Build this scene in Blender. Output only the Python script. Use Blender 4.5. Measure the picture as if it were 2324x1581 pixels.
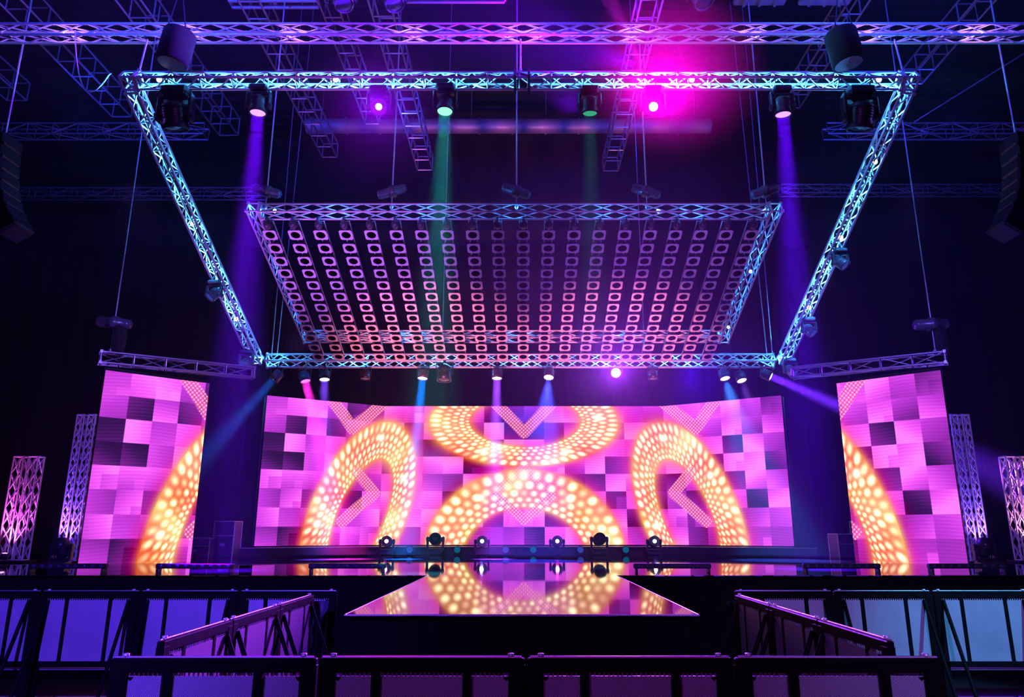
import bpy, math, random
import numpy as np
from mathutils import Vector, Matrix, Euler

for o in list(bpy.data.objects):
    bpy.data.objects.remove(o)
sc = bpy.context.scene
COL = sc.collection
PI = math.pi
R = math.radians
V = Vector
rnd = random.Random(7)

# ------------------------------------------------------------------ camera, world, exposure
cam_d = bpy.data.cameras.new('camera')
cam = bpy.data.objects.new('camera', cam_d)
COL.objects.link(cam)
cam_d.sensor_width = 36.0
cam_d.lens = 1643.0 / 2324.0 * 36.0
cam_d.shift_x = -25.0 / 2324.0
cam_d.clip_start = 0.05
cam_d.clip_end = 200
cam.location = (0, 0, 1.83)
cam.rotation_euler = (R(90 + 14.11), 0, 0)
sc.camera = cam

w = bpy.data.worlds.new('world')
sc.world = w
w.use_nodes = True
w.node_tree.nodes['Background'].inputs[0].default_value = (0.05, 0.06, 1.0, 1)
w.node_tree.nodes['Background'].inputs[1].default_value = 0.004
sc.view_settings.view_transform = 'Standard'
sc.view_settings.look = 'None'
sc.view_settings.gamma = 1
sc.view_settings.exposure = 0.0
sc.view_settings.use_curve_mapping = False
cy = sc.cycles
cy.use_denoising = True
cy.max_bounces = 5
cy.diffuse_bounces = 2
cy.glossy_bounces = 3
cy.transmission_bounces = 2
cy.transparent_max_bounces = 6
cy.volume_bounces = 0
cy.use_adaptive_sampling = False
cy.sample_clamp_indirect = 6
cy.caustics_reflective = False
cy.caustics_refractive = False


def new_light(kind, loc, energy, color, parent=None, target=None, radius=0.05, size=30, blend=0.6, **kw):
    d = bpy.data.lights.new('lamp_light', kind)
    d.energy = energy
    d.color = color
    if kind == 'AREA':
        d.shape = 'RECTANGLE'
        d.size, d.size_y = kw.get('dims', (1, 1))
        d.spread = kw.get('spread', PI)
    else:
        d.shadow_soft_size = radius
    if kind == 'SPOT':
        d.spot_size = R(size)
        d.spot_blend = blend
    o = bpy.data.objects.new('lamp_light', d)
    COL.objects.link(o)
    o.location = loc
    if target is not None:
        o.rotation_euler = (V(target) - V(loc)).to_track_quat('-Z', 'Y').to_euler()
    if parent is not None:
        o.parent = parent
        o.matrix_parent_inverse = Matrix.Translation(parent.location).inverted() if parent.rotation_euler[:] == (0, 0, 0) else parent_matrix(parent).inverted()
    return o


def parent_matrix(p):
    return Matrix.Translation(p.location) @ p.rotation_euler.to_matrix().to_4x4()


# wash spots: blue from front of house on the barriers, the rest added without fixtures
WASH = [
    # loc, target, energy, color, size
    ((-3.0, -3.0, 6.5), (-5.0, 8.0, 0.4), 12000, (0.10, 0.035, 1.0), 50),
    ((3.0, -3.0, 6.5), (5.2, 8.0, 0.4), 3600, (0.30, 0.18, 1.0), 50),
    ((-2.0, -2.5, 6.0), (0.0, 4.0, 0.9), 420, (0.25, 0.14, 1.0), 60),
    ((8.5, 2.0, 8.0), (5.0, 8.1, 0.8), 7000, (0.06, 0.45, 1.0), 18),
    # unseen blue spots added below the roof steel to light it
    ((0.0, 9.5, 11.9), (0.0, 14.0, 15.0), 900, (0.03, 0.03, 1.0), 150),
    ((-6.5, 9.0, 11.9), (-7.0, 13.0, 15.0), 3000, (0.02, 0.05, 1.0), 150),
    ((6.5, 9.0, 11.9), (7.0, 13.0, 15.0), 3000, (0.02, 0.05, 1.0), 150),
    ((-3.5, 16.5, 11.6), (-3.5, 19.0, 14.0), 500, (0.02, 0.06, 1.0), 150),
    ((3.5, 16.5, 11.6), (3.5, 19.0, 14.0), 250, (0.02, 0.06, 1.0), 150),
    ((-11.0, 16.0, 11.8), (-12.0, 20.0, 13.8), 600, (0.02, 0.05, 1.0), 150),
    ((11.0, 16.0, 11.8), (12.0, 20.0, 13.8), 600, (0.02, 0.05, 1.0), 150),
    # blue spots added to brighten the side trusses and hoists
    ((-5.5, 9.2, 6.6), (-7.5, 15.0, 5.6), 1300, (0.22, 0.12, 1.0), 44),
    ((5.5, 9.2, 6.6), (7.5, 15.0, 5.6), 1300, (0.18, 0.12, 1.0), 44),
    # deep blue fill added near the rear beam, to glow in the haze
    ((4.2, 18.0, 5.75), (4.9, 14.0, 3.2), 6000, (0.06, 0.0, 1.0), 110),
    ((-5.5, 18.0, 5.75), (-6.6, 20.0, 3.0), 900, (0.0, 0.04, 1.0), 90),
    # violet spots added in front of the long truss to tint it
    ((-4.0, 8.2, 10.4), (-4.0, 12.3, 11.35), 120, (0.42, 0.08, 1.0), 110),
    ((4.0, 8.2, 10.4), (4.0, 12.3, 11.35), 120, (0.42, 0.08, 1.0), 110),
]
for loc, tgt, en, co, sz in WASH:
    new_light('SPOT', loc, en, co, target=tgt, size=sz, radius=0.15, blend=0.9)

# ------------------------------------------------------------------ materials
def principled(name, col, rough=0.5, metal=0.0, ior=1.5, emis=None, es=0.0, bump=None):
    m = bpy.data.materials.new(name)
    m.use_nodes = True
    b = m.node_tree.nodes['Principled BSDF']
    b.inputs['Base Color'].default_value = (*col, 1)
    b.inputs['Roughness'].default_value = rough
    b.inputs['Metallic'].default_value = metal
    b.inputs['IOR'].default_value = ior
    if emis:
        b.inputs['Emission Color'].default_value = (*emis, 1)
        b.inputs['Emission Strength'].default_value = es
    if bump:
        nt = m.node_tree
        n = nt.nodes.new('ShaderNodeTexNoise')
        n.inputs['Scale'].default_value = bump[0]
        n.inputs['Detail'].default_value = 4
        tc = nt.nodes.new('ShaderNodeTexCoord')
        nt.links.new(tc.outputs['Object'], n.inputs['Vector'])
        r = nt.nodes.new('ShaderNodeMapRange')
        r.inputs['To Min'].default_value = max(0, rough - bump[1])
        r.inputs['To Max'].default_value = min(1, rough + bump[1])
        nt.links.new(n.outputs['Fac'], r.inputs['Value'])
        nt.links.new(r.outputs['Result'], b.inputs['Roughness'])
    return m


M = {}
M['alu'] = principled('brushed_aluminium', (0.70, 0.70, 0.72), 0.45, 0.45, bump=(9, 0.12))
M['steel'] = principled('grey_steel', (0.42, 0.42, 0.45), 0.45, 0.8, bump=(14, 0.15))
M['black'] = principled('black_paint', (0.004, 0.004, 0.005), 0.6, bump=(20, 0.12))
M['body'] = principled('fixture_plastic', (0.02, 0.02, 0.026), 0.35, bump=(20, 0.1))
M['bodyl'] = principled('fixture_grey_shell', (0.07, 0.07, 0.10), 0.3, bump=(20, 0.1))
M['fabric'] = principled('black_fabric', (0.008, 0.008, 0.01), 0.95)
M['skirt'] = principled('stage_skirt_black', (0.006, 0.004, 0.005), 0.95, ior=1.2)
M['roof'] = principled('roof_deck', (0.008, 0.008, 0.012), 0.7, bump=(3, 0.2))
M['duct'] = principled('duct_metal', (0.35, 0.35, 0.4), 0.45, 0.3, bump=(4, 0.2))
M['cable'] = principled('steel_wire', (0.5, 0.5, 0.55), 0.4, 0.7)
M['whitecable'] = principled('pale_cable', (0.6, 0.6, 0.6), 0.5)
M['case'] = principled('case_laminate', (0.06, 0.06, 0.09), 0.4, bump=(8, 0.1))
M['rail'] = principled('worn_steel_rail', (0.45, 0.42, 0.45), 0.42, 0.9, bump=(30, 0.12))
M['frame_black'] = principled('barrier_paint', (0.004, 0.003, 0.004), 0.6, ior=1.15, bump=(25, 0.12))
M['lampring'] = principled('lamp_ring_shell', (0.85, 0.80, 0.85), 0.35, 0.0, bump=(30, 0.1))
M['hole'] = principled('dark_reflector', (0.004, 0.004, 0.006), 0.3)
M['redstrap'] = principled('red_strap', (0.5, 0.05, 0.05), 0.7)


def emit(name, col, s):
    m = bpy.data.materials.new(name)
    m.use_nodes = True
    nt = m.node_tree
    nt.nodes.clear()
    e = nt.nodes.new('ShaderNodeEmission')
    e.inputs[0].default_value = (*col, 1)
    e.inputs[1].default_value = s
    out = nt.nodes.new('ShaderNodeOutputMaterial')
    nt.links.new(e.outputs[0], out.inputs[0])
    m.cycles.emission_sampling = 'NONE'
    return m


M['l_white'] = emit('lens_cool_white', (0.85, 0.95, 1.0), 6)
M['l_cyan'] = emit('lens_cyan', (0.35, 0.85, 1.0), 6)
M['l_green'] = emit('lens_green', (0.25, 1.0, 0.5), 1.6)
M['l_greendim'] = emit('lens_dim_green', (0.05, 0.55, 0.3), 0.7)
M['l_violet'] = emit('lens_violet', (0.85, 0.45, 0.95), 1.1)
M['l_magenta'] = emit('lens_magenta', (1.0, 0.35, 0.9), 8)
M['l_pink'] = emit('lens_pink', (1.0, 0.10, 0.75), 3)
M['l_teal'] = emit('lens_dim_teal', (0.0, 0.10, 0.22), 0.9)
M['l_blue'] = emit('lens_dim_blue', (0.03, 0.05, 0.35), 0.9)
M['l_off'] = principled('lens_glass_off', (0.05, 0.06, 0.10), 0.08, ior=1.6)


def mat_floor():
    m = principled('glossy_stage_floor', (0.012, 0.008, 0.014), 0.045, ior=4.6)
    nt = m.node_tree
    b = nt.nodes['Principled BSDF']
    tc = nt.nodes.new('ShaderNodeTexCoord')
    mp = nt.nodes.new('ShaderNodeMapping')
    mp.inputs['Scale'].default_value = (0.6, 3.0, 1)
    n = nt.nodes.new('ShaderNodeTexNoise')
    n.inputs['Scale'].default_value = 1.6
    n.inputs['Detail'].default_value = 5
    r = nt.nodes.new('ShaderNodeMapRange')
    r.inputs['To Min'].default_value = 0.01
    r.inputs['To Max'].default_value = 0.055
    nt.links.new(tc.outputs['Object'], mp.inputs[0])
    nt.links.new(mp.outputs[0], n.inputs['Vector'])
    nt.links.new(n.outputs['Fac'], r.inputs['Value'])
    nt.links.new(r.outputs['Result'], b.inputs['Roughness'])
    b.inputs['Anisotropic'].default_value = 0.0
    return m


M['stagefloor'] = mat_floor()


def mat_hallfloor():
    m = principled('dark_hall_floor', (0.02, 0.018, 0.022), 0.4, bump=(2, 0.2))
    return m


M['hallfloor'] = mat_hallfloor()


def mat_curtain():
    m = principled('black_velour', (0.006, 0.006, 0.009), 0.95)
    nt = m.node_tree
    b = nt.nodes['Principled BSDF']
    b.inputs['Sheen Weight'].default_value = 0.0
    return m


M['curtain'] = mat_curtain()


def mat_perf():
    # perforated steel sheet: rows of small dark round holes
    m = principled('perforated_sheet', (0.55, 0.5, 0.56), 0.5, 0.35)
    nt = m.node_tree
    b = nt.nodes['Principled BSDF']
    tc = nt.nodes.new('ShaderNodeTexCoord')
    mp = nt.nodes.new('ShaderNodeMapping')
    mp.inputs['Rotation'].default_value = (0, R(32), 0)
    mp.inputs['Scale'].default_value = (115, 1, 115)
    nt.links.new(tc.outputs['Object'], mp.inputs[0])
    sx = nt.nodes.new('ShaderNodeSeparateXYZ')
    nt.links.new(mp.outputs[0], sx.inputs[0])
    cells = []
    for ax in ('X', 'Z'):
        f = nt.nodes.new('ShaderNodeMath'); f.operation = 'FRACT'
        nt.links.new(sx.outputs[ax], f.inputs[0])
        s = nt.nodes.new('ShaderNodeMath'); s.operation = 'SUBTRACT'
        nt.links.new(f.outputs[0], s.inputs[0]); s.inputs[1].default_value = 0.5
        p = nt.nodes.new('ShaderNodeMath'); p.operation = 'POWER'
        nt.links.new(s.outputs[0], p.inputs[0]); p.inputs[1].default_value = 2
        a = nt.nodes.new('ShaderNodeMath'); a.operation = 'ABSOLUTE'
        nt.links.new(s.outputs[0], a.inputs[0])
        q = nt.nodes.new('ShaderNodeMath'); q.operation = 'MULTIPLY'
        nt.links.new(a.outputs[0], q.inputs[0]); nt.links.new(a.outputs[0], q.inputs[1])
        cells.append(q)
    ad = nt.nodes.new('ShaderNodeMath'); ad.operation = 'ADD'
    nt.links.new(cells[0].outputs[0], ad.inputs[0]); nt.links.new(cells[1].outputs[0], ad.inputs[1])
    lt = nt.nodes.new('ShaderNodeMath'); lt.operation = 'LESS_THAN'
    nt.links.new(ad.outputs[0], lt.inputs[0]); lt.inputs[1].default_value = 0.085
    n = nt.nodes.new('ShaderNodeTexNoise'); n.inputs['Scale'].default_value = 2.2; n.inputs['Detail'].default_value = 6
    nt.links.new(tc.outputs['Object'], n.inputs['Vector'])
    cr = nt.nodes.new('ShaderNodeMix'); cr.data_type = 'RGBA'
    cr.inputs[6].default_value = (0.30, 0.28, 0.32, 1); cr.inputs[7].default_value = (0.68, 0.62, 0.68, 1)
    nt.links.new(n.outputs['Fac'], cr.inputs[0])
    mx = nt.nodes.new('ShaderNodeMix'); mx.data_type = 'RGBA'
    nt.links.new(lt.outputs[0], mx.inputs[0])
    nt.links.new(cr.outputs[2], mx.inputs[6]); mx.inputs[7].default_value = (0.10, 0.09, 0.11, 1)
    nt.links.new(mx.outputs[2], b.inputs['Base Color'])
    return m


M['perf'] = mat_perf()


def mat_screen():
    m = bpy.data.materials.new('led_display_picture')
    m.use_nodes = True
    nt = m.node_tree
    nt.nodes.clear()
    a = nt.nodes.new('ShaderNodeAttribute')
    a.attribute_name = 'picture'
    e = nt.nodes.new('ShaderNodeEmission')
    e.inputs[1].default_value = 1.0
    out = nt.nodes.new('ShaderNodeOutputMaterial')
    nt.links.new(a.outputs['Color'], e.inputs[0])
    nt.links.new(e.outputs[0], out.inputs[0])
    m.cycles.emission_sampling = 'NONE'
    return m


M['screen'] = mat_screen()

# ------------------------------------------------------------------ geometry helpers
class MB:
    def __init__(s):
        s.v = []
        s.f = []
        s.sm = []

    def add(s, vs, fs, smooth=False):
        o = len(s.v)
        s.v += [tuple(p) for p in vs]
        s.f += [tuple(i + o for i in f) for f in fs]
        s.sm += [smooth] * len(fs)
        return s

    def box(s, c, d, rot=None, chamfer=0.0):
        x, y, z = d[0] / 2, d[1] / 2, d[2] / 2
        k = min(chamfer, x * .9, y * .9, z * .9)
        if k <= 0:
            vs = [V((a * x, b * y, e * z)) for a in (-1, 1) for b in (-1, 1) for e in (-1, 1)]
            fs = [(0, 1, 3, 2), (4, 6, 7, 5), (0, 4, 5, 1), (2, 3, 7, 6), (0, 2, 6, 4), (1, 5, 7, 3)]
        else:  # chamfered in plan and profile: octagonal rings
            rings = []
            for zz, ins in ((-z, k), (-z + k, 0), (z - k, 0), (z, k)):
                X, Y = x - ins, y - ins
                rings.append([V(p) for p in ((-X + k, -Y, zz), (X - k, -Y, zz), (X, -Y + k, zz), (X, Y - k, zz),
                                             (X - k, Y, zz), (-X + k, Y, zz), (-X, Y - k, zz), (-X, -Y + k, zz))])
            vs = [p for r_ in rings for p in r_]
            fs = []
            for j in range(3):
                for i in range(8):
                    a, b = j * 8 + i, j * 8 + (i + 1) % 8
                    fs.append((a, b, b + 8, a + 8))
            fs.append(tuple(range(7, -1, -1)))
            fs.append(tuple(range(24, 32)))
        m = rot.to_matrix() if isinstance(rot, Euler) else rot
        if m is not None:
            vs = [m @ p for p in vs]
        c = V(c)
        return s.add([p + c for p in vs], fs)

    def bar(s, a, b, r, n=6, r2=None, cap=True):
        a, b = V(a), V(b)
        d = b - a
        if d.length < 1e-6:
            return s
        d.normalize()
        u = d.orthogonal().normalized()
        w_ = d.cross(u)
        r2 = r if r2 is None else r2
        vs = []
        for p, rr in ((a, r), (b, r2)):
            for i in range(n):
                t = 2 * PI * i / n
                vs.append(p + (u * math.cos(t) + w_ * math.sin(t)) * rr)
        fs = [(i, (i + 1) % n, n + (i + 1) % n, n + i) for i in range(n)]
        s.add(vs, fs, n > 5)
        if cap:
            s.add(vs, [tuple(range(n - 1, -1, -1)), tuple(range(n, 2 * n))])
        return s

    def tube(s, pts, r, n=6):
        for a, b in zip(pts[:-1], pts[1:]):
            s.bar(a, b, r, n, cap=True)
        return s

    def lathe(s, prof, n=20, mat=None, smooth=True):
        """prof: list of (radius, z); closed at ends when radius 0"""
        vs = []
        for r_, z in prof:
            for i in range(n):
                t = 2 * PI * i / n
                vs.append(V((r_ * math.cos(t), r_ * math.sin(t), z)))
        if mat is not None:
            vs = [mat @ p for p in vs]
        fs = []
        for j in range(len(prof) - 1):
            for i in range(n):
                a, b = j * n + i, j * n + (i + 1) % n
                fs.append((a, b, b + n, a + n))
        s.add(vs, fs, smooth)
        return s

    def mesh(s, name):
        me = bpy.data.meshes.new(name)
        me.from_pydata(s.v, [], s.f)
        me.polygons.foreach_set('use_smooth', s.sm)
        me.update()
        return me


def link(name, me, m, parent=None, loc=None, rot=None):
    o = bpy.data.objects.new(name, me)
    COL.objects.link(o)
    if m is not None:
        if not me.materials:
            me.materials.append(None)
        o.material_slots[0].link = 'OBJECT'
        o.material_slots[0].material = m
    if parent is not None:
        o.parent = parent
    if loc is not None:
        o.location = loc
    if rot is not None:
        o.rotation_euler = rot
    return o


def build(mb, name, m, parent=None, **k):
    return link(name, mb.mesh(name), m, parent, **k)


def empty(name, loc=(0, 0, 0), rot=(0, 0, 0)):
    o = bpy.data.objects.new(name, None)
    COL.objects.link(o)
    o.location = loc
    o.rotation_euler = rot
    o.empty_display_size = 0.1
    return o


def tag(o, label=None, cat=None, group=None, kind=None):
    if label:
        o['label'] = label
    if cat:
        o['category'] = cat
    if group:
        o['group'] = group
    if kind:
        o['kind'] = kind
    return o


def kids(o):
    return [c for c in bpy.data.objects if c.parent == o]


def copy_tree(o, chmap, parent=None):
    c = o.copy()
    COL.objects.link(c)
    if parent:
        c.parent = parent
    for ch in chmap.get(o.name, []):
        copy_tree(ch, chmap, c)
    return c


def tree_map(o):
    m = {}
    st = [o]
    while st:
        x = st.pop()
        k = list(x.children)
        m[x.name] = k
        st += k
    return m


ORD = ['first', 'second', 'third', 'fourth', 'fifth', 'sixth', 'seventh', 'eighth', 'ninth', 'tenth', 'eleventh',
       'twelfth', 'thirteenth', 'fourteenth', 'fifteenth', 'sixteenth', 'seventeenth', 'eighteenth', 'nineteenth', 'twentieth']


def frame_matrix(p0, p1, up):
    """local X along the beam, Z close to up"""
    x = (V(p1) - V(p0)).normalized()
    z = V(up)
    y = z.cross(x).normalized()
    z = x.cross(y).normalized()
    m = Matrix((x, y, z)).transposed()
    return m


def box_truss(name, p0, p1, s, bay, up=(0, 0, 1), rc=0.027, rb=0.0135, mat='alu', style='rungs', parts=True, crosses=False, gaps=()):
    """square box truss from p0 to p1; each chord a part, lacing a part, end plates parts"""
    L = (V(p1) - V(p0)).length
    m = frame_matrix(p0, p1, up)
    root = empty(name, p0, m.to_euler())
    h = s / 2 - rc
    n = max(1, int(round(L / bay)))
    b = L / n
    cs = [(-h, -h), (h, -h), (h, h), (-h, h)]
    allmb = MB()
    for (cy_, cz) in cs:
        mb = MB() if parts else allmb
        mb.bar((0, cy_, cz), (L, cy_, cz), rc, 8)
        if parts:
            build(mb, 'chord', M[mat], root)
    lac = MB() if parts else allmb
    for k in range(4):
        a, c = cs[k], cs[(k + 1) % 4]
        for i in range(n):
            x0, x1 = i * b, (i + 1) * b
            if style in ('rungs', 'both'):
                lac.bar((x0, *a), (x0, *c), rb, 5, cap=False)
            if style == 'rungs':
                q0, q1 = (x0, *a), (x0 + b / 2, *c)
                lac.bar(q0, q1, rb, 5, cap=False)
                lac.bar(q1, (x1, *a), rb, 5, cap=False)
            elif style == 'both':
                if (i + k) % 2:
                    a_, c_ = c, a
                else:
                    a_, c_ = a, c
                lac.bar((x0, *a_), (x1, *c_), rb, 5, cap=False)
            elif style == 'x':
                lac.bar((x0, *a), (x1, *c), rb, 5, cap=False)
                lac.bar((x0, *c), (x1, *a), rb, 5, cap=False)
            elif style == 'ladder':
                lac.bar((x0, *a), (x0, *c), rb, 5, cap=False)
            elif style == 'zig':
                lac.bar((x0, *a), (x0 + b / 2, *c), rb, 5, cap=False)
                lac.bar((x0 + b / 2, *c), (x1, *a), rb, 5, cap=False)
        lac.bar((L, *a), (L, *c), rb, 5, cap=False)
        lac.bar((0, *a), (0, *c), rb, 5, cap=False)
    if parts:
        build(lac, 'lacing', M[mat], root)
        for x in (0, L):
            mb = MB()
            for k in range(4):
                a, c = cs[k], cs[(k + 1) % 4]
                mb.bar((x, *a), (x, *c), rc * 0.9, 6)
                mb.box((x, *a), (0.05, rc * 2.6, rc * 2.6))
            build(mb, 'end_frame', M[mat], root)
    else:
        build(allmb, 'lattice', M[mat], root)
    return root


# ------------------------------------------------------------------ the setting
def struct(mb, name, m):
    o = build(mb, name, m)
    o['kind'] = 'structure'
    return o


struct(MB().box((0, 12, -0.1), (40, 34, 0.2)), 'floor', M['hallfloor'])
YB = 25.5
def curtain_wall(name, a, b, z0, z1, amp, wl):
    a, b = V(a), V(b)
    L = (b - a).length
    d = (b - a) / L
    nrm = V((-d.y, d.x, 0))
    n = int(L / 0.08)
    rows = [z0, z0 + (z1 - z0) * .33, z0 + (z1 - z0) * .66, z1]
    vs = []
    for r_ in rows:
        for i in range(n + 1):
            t = i * L / n
            off = amp * (math.sin(2 * PI * t / wl) + 0.5 * math.sin(2 * PI * t / (wl * 2.7) + 1.3) + 0.25 * math.sin(2 * PI * t / (wl * .43)))
            p = a + d * t + nrm * off
            vs.append((p.x, p.y, r_))
    fs = []
    for j in range(len(rows) - 1):
        for i in range(n):
            q = j * (n + 1) + i
            fs.append((q, q + 1, q + n + 2, q + n + 1))
    mb = MB()
    mb.add(vs, fs, True)
    return struct(mb, name, M['curtain'])


curtain_wall('wall_back', (19, YB, 0), (-19, YB, 0), 0, 12.2, 0.10, 0.75)
curtain_wall('wall_left', (-19, YB, 0), (-19, -4, 0), 0, 12.2, 0.10, 0.75)
curtain_wall('wall_right', (19, -4, 0), (19, YB, 0), 0, 12.2, 0.10, 0.75)
struct(MB().box((0, YB + .4, 8.5), (39, 0.3, 17)), 'wall_back_upper', M['roof'])
struct(MB().box((0, -4.2, 8.5), (39, 0.3, 17)), 'wall_front', M['black'])
struct(MB().box((-19.4, 11, 8.5), (0.3, 31, 17)), 'wall_left_upper', M['roof'])
struct(MB().box((19.4, 11, 8.5), (0.3, 31, 17)), 'wall_right_upper', M['roof'])
mb = MB()
mb.box((0, 11, 17.1), (39, 31, 0.2))
for i in range(52):   # trapezoid deck ribs
    mb.box((0, -4 + i * 0.58, 16.95), (38, 0.24, 0.12))
struct(mb, 'ceiling', M['roof'])

# ------------------------------------------------------------------ stage
stage = tag(empty('stage', (0, 11.0, 0)), 'black T-shaped stage with mirror-gloss deck and a runway toward the camera', 'stage')
mb = MB()
z0, z1 = 1.186, 1.2
poly = [(-17, 0), (-1.375, 0), (-1.375, -5.06), (1.355, -5.06), (1.355, 0), (17, 0), (17, 13), (-17, 13)]
vs = [(x, y, z1) for x, y in poly] + [(x, y, z0) for x, y in poly]
n = len(poly)
top_fs = [(0, 1, 4, 5, 6, 7), (1, 2, 3, 4)]
mb.add(vs, top_fs + [tuple(i + n for i in reversed(f)) for f in top_fs] + [((i + 1) % n, i, i + n, (i + 1) % n + n) for i in range(n)])
build(mb, 'deck', M['stagefloor'], stage)
mb = MB()
mb.bar((-1.38, 0, 1.195), (-1.38, -5.065, 1.195), 0.008, 6)
mb.bar((1.36, 0, 1.195), (1.36, -5.065, 1.195), 0.008, 6)
mb.bar((-1.38, -5.065, 1.195), (1.36, -5.065, 1.195), 0.008, 6)
build(mb, 'edge_trim', M['rail'], stage)['label'] = 'thin bright metal edging around the runway'


def pleats(a, b, z0, z1, amp=0.012, wl=0.16):
    a, b = V(a), V(b)
    L = (b - a).length
    d = (b - a) / L
    nr = V((d.y, -d.x, 0))
    n = int(L / (wl / 5))
    vs = []
    for z in (z0, z1):
        for i in range(n + 1):
            t = L * i / n
            p = a + d * t + nr * amp * (math.sin(2 * PI * t / wl) + .4 * math.sin(2 * PI * t / wl / 2.3) - 1.5 if True else 0)
            vs.append((p.x, p.y, z))
    return vs, [(i, i + 1, i + n + 2, i + n + 1) for i in range(n)]


for a, b in (((-17, 0.04, 0), (-1.36, 0.04, 0)), ((1.34, 0.04, 0), (17, 0.04, 0)), ((-1.34, -5.02, 0), (1.32, -5.02, 0)),
             ((-1.34, 0, 0), (-1.34, -5.02, 0)), ((1.32, -5.02, 0), (1.32, 0, 0))):
    mb = MB()
    mb.add(*pleats(a, b, 0.0, 1.185), smooth=True)
    build(mb, 'skirt', M['skirt'], stage)
mb = MB()
for i in range(-5, 6):
    for y in (1.5, 6.5, 12):
        mb.bar((i * 3.2, y, 0), (i * 3.2, y, 1.185), 0.04, 8)
build(mb, 'support_post', M['steel'], stage)

# riser under the big LED wall
riser = tag(empty('riser', (0, 20.3, 1.2)), 'low black platform under the wide LED wall at the back of the stage', 'platform')
mb = MB()
mb.add([(-7.3, -1.6, 0), (-4.2, 0, 0), (4.2, 0, 0), (7.3, -1.6, 0), (7.3, 1.6, 0), (-7.3, 1.6, 0)] +
       [(-7.3, -1.6, .21), (-4.2, 0, .21), (4.2, 0, .21), (7.3, -1.6, .21), (7.3, 1.6, .21), (-7.3, 1.6, .21)],
       [(5, 4, 3, 2, 1, 0), (6, 7, 8, 9, 10, 11)] + [(i, (i + 1) % 6, (i + 1) % 6 + 6, i + 6) for i in range(6)])
build(mb, 'platform_body', M['body'], riser)
mb = MB()
for a, b in (((-7.3, -1.61, .2), (-4.2, -.01, .2)), ((-4.2, -.01, .2), (4.2, -.01, .2)), ((4.2, -.01, .2), (7.3, -1.61, .2))):
    mb.bar(a, b, 0.012, 6)
build(mb, 'edge_trim', M['steel'], riser)

# ------------------------------------------------------------------ LED picture
TW, TH = 45.3, 39.0
X0 = 1190 - 13 * TW
TILES = np.array([
    [.75, .9, .95, .7, .35, .5, .85, .75, .8, .85, .9, .35, .5, .6, .9, .9, .85, .8, .7, .62, .85, .85, .85, .9, .68, .52],
    [.68, .25, .8, .4, .8, .9, .9, .5, .95, .8, .42, .98, .35, .25, .45, .8, .85, .6, .95, .95, .8, .7, .72, .9, .55, .78],
    [.2, .96, .72, .85, .7, .8, .8, .45, .3, .5, .6, .35, .98, .8, .5, .85, .8, .85, .8, .7, .85, .9, .9, .3, .95, .6],
    [.2, .22, .72, .95, .85, .7, .6, .8, .9, .98, .2, .5, .95, .85, .8, .7, .95, .5, .6, .9, .95, .8, .4, .98, .95, .32],
    [.92, .82, .75, .6, .6, .62, .85, .9, .72, .5, .95, .95, .7, .8, .8, .45, .45, .95, .9, .35, .35, .8, .6, .45, .9, .75],
    [.62, .85, .5, .4, .3, .85, .95, .85, .9, .35, .8, .8, .8, .8, .8, .8, .85, .4, .9, .35, .62, .4, .8, .9, .2, .95],
    [.85, .7, .6, .6, .7, .9, .7, .9, .95, .6, .9, .3, .85, .98, .3, .4, .8, .9, .3, .85, .85, .5, .8, .6, .7, .72],
    [.6, .32, .3, .7, .85, .75, .9, .6, .85, .9, .45, .6, .6, .28, .85, .9, .9, .9, .6, .9, .9, .4, .5, .6, .65, .58],
])


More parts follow.
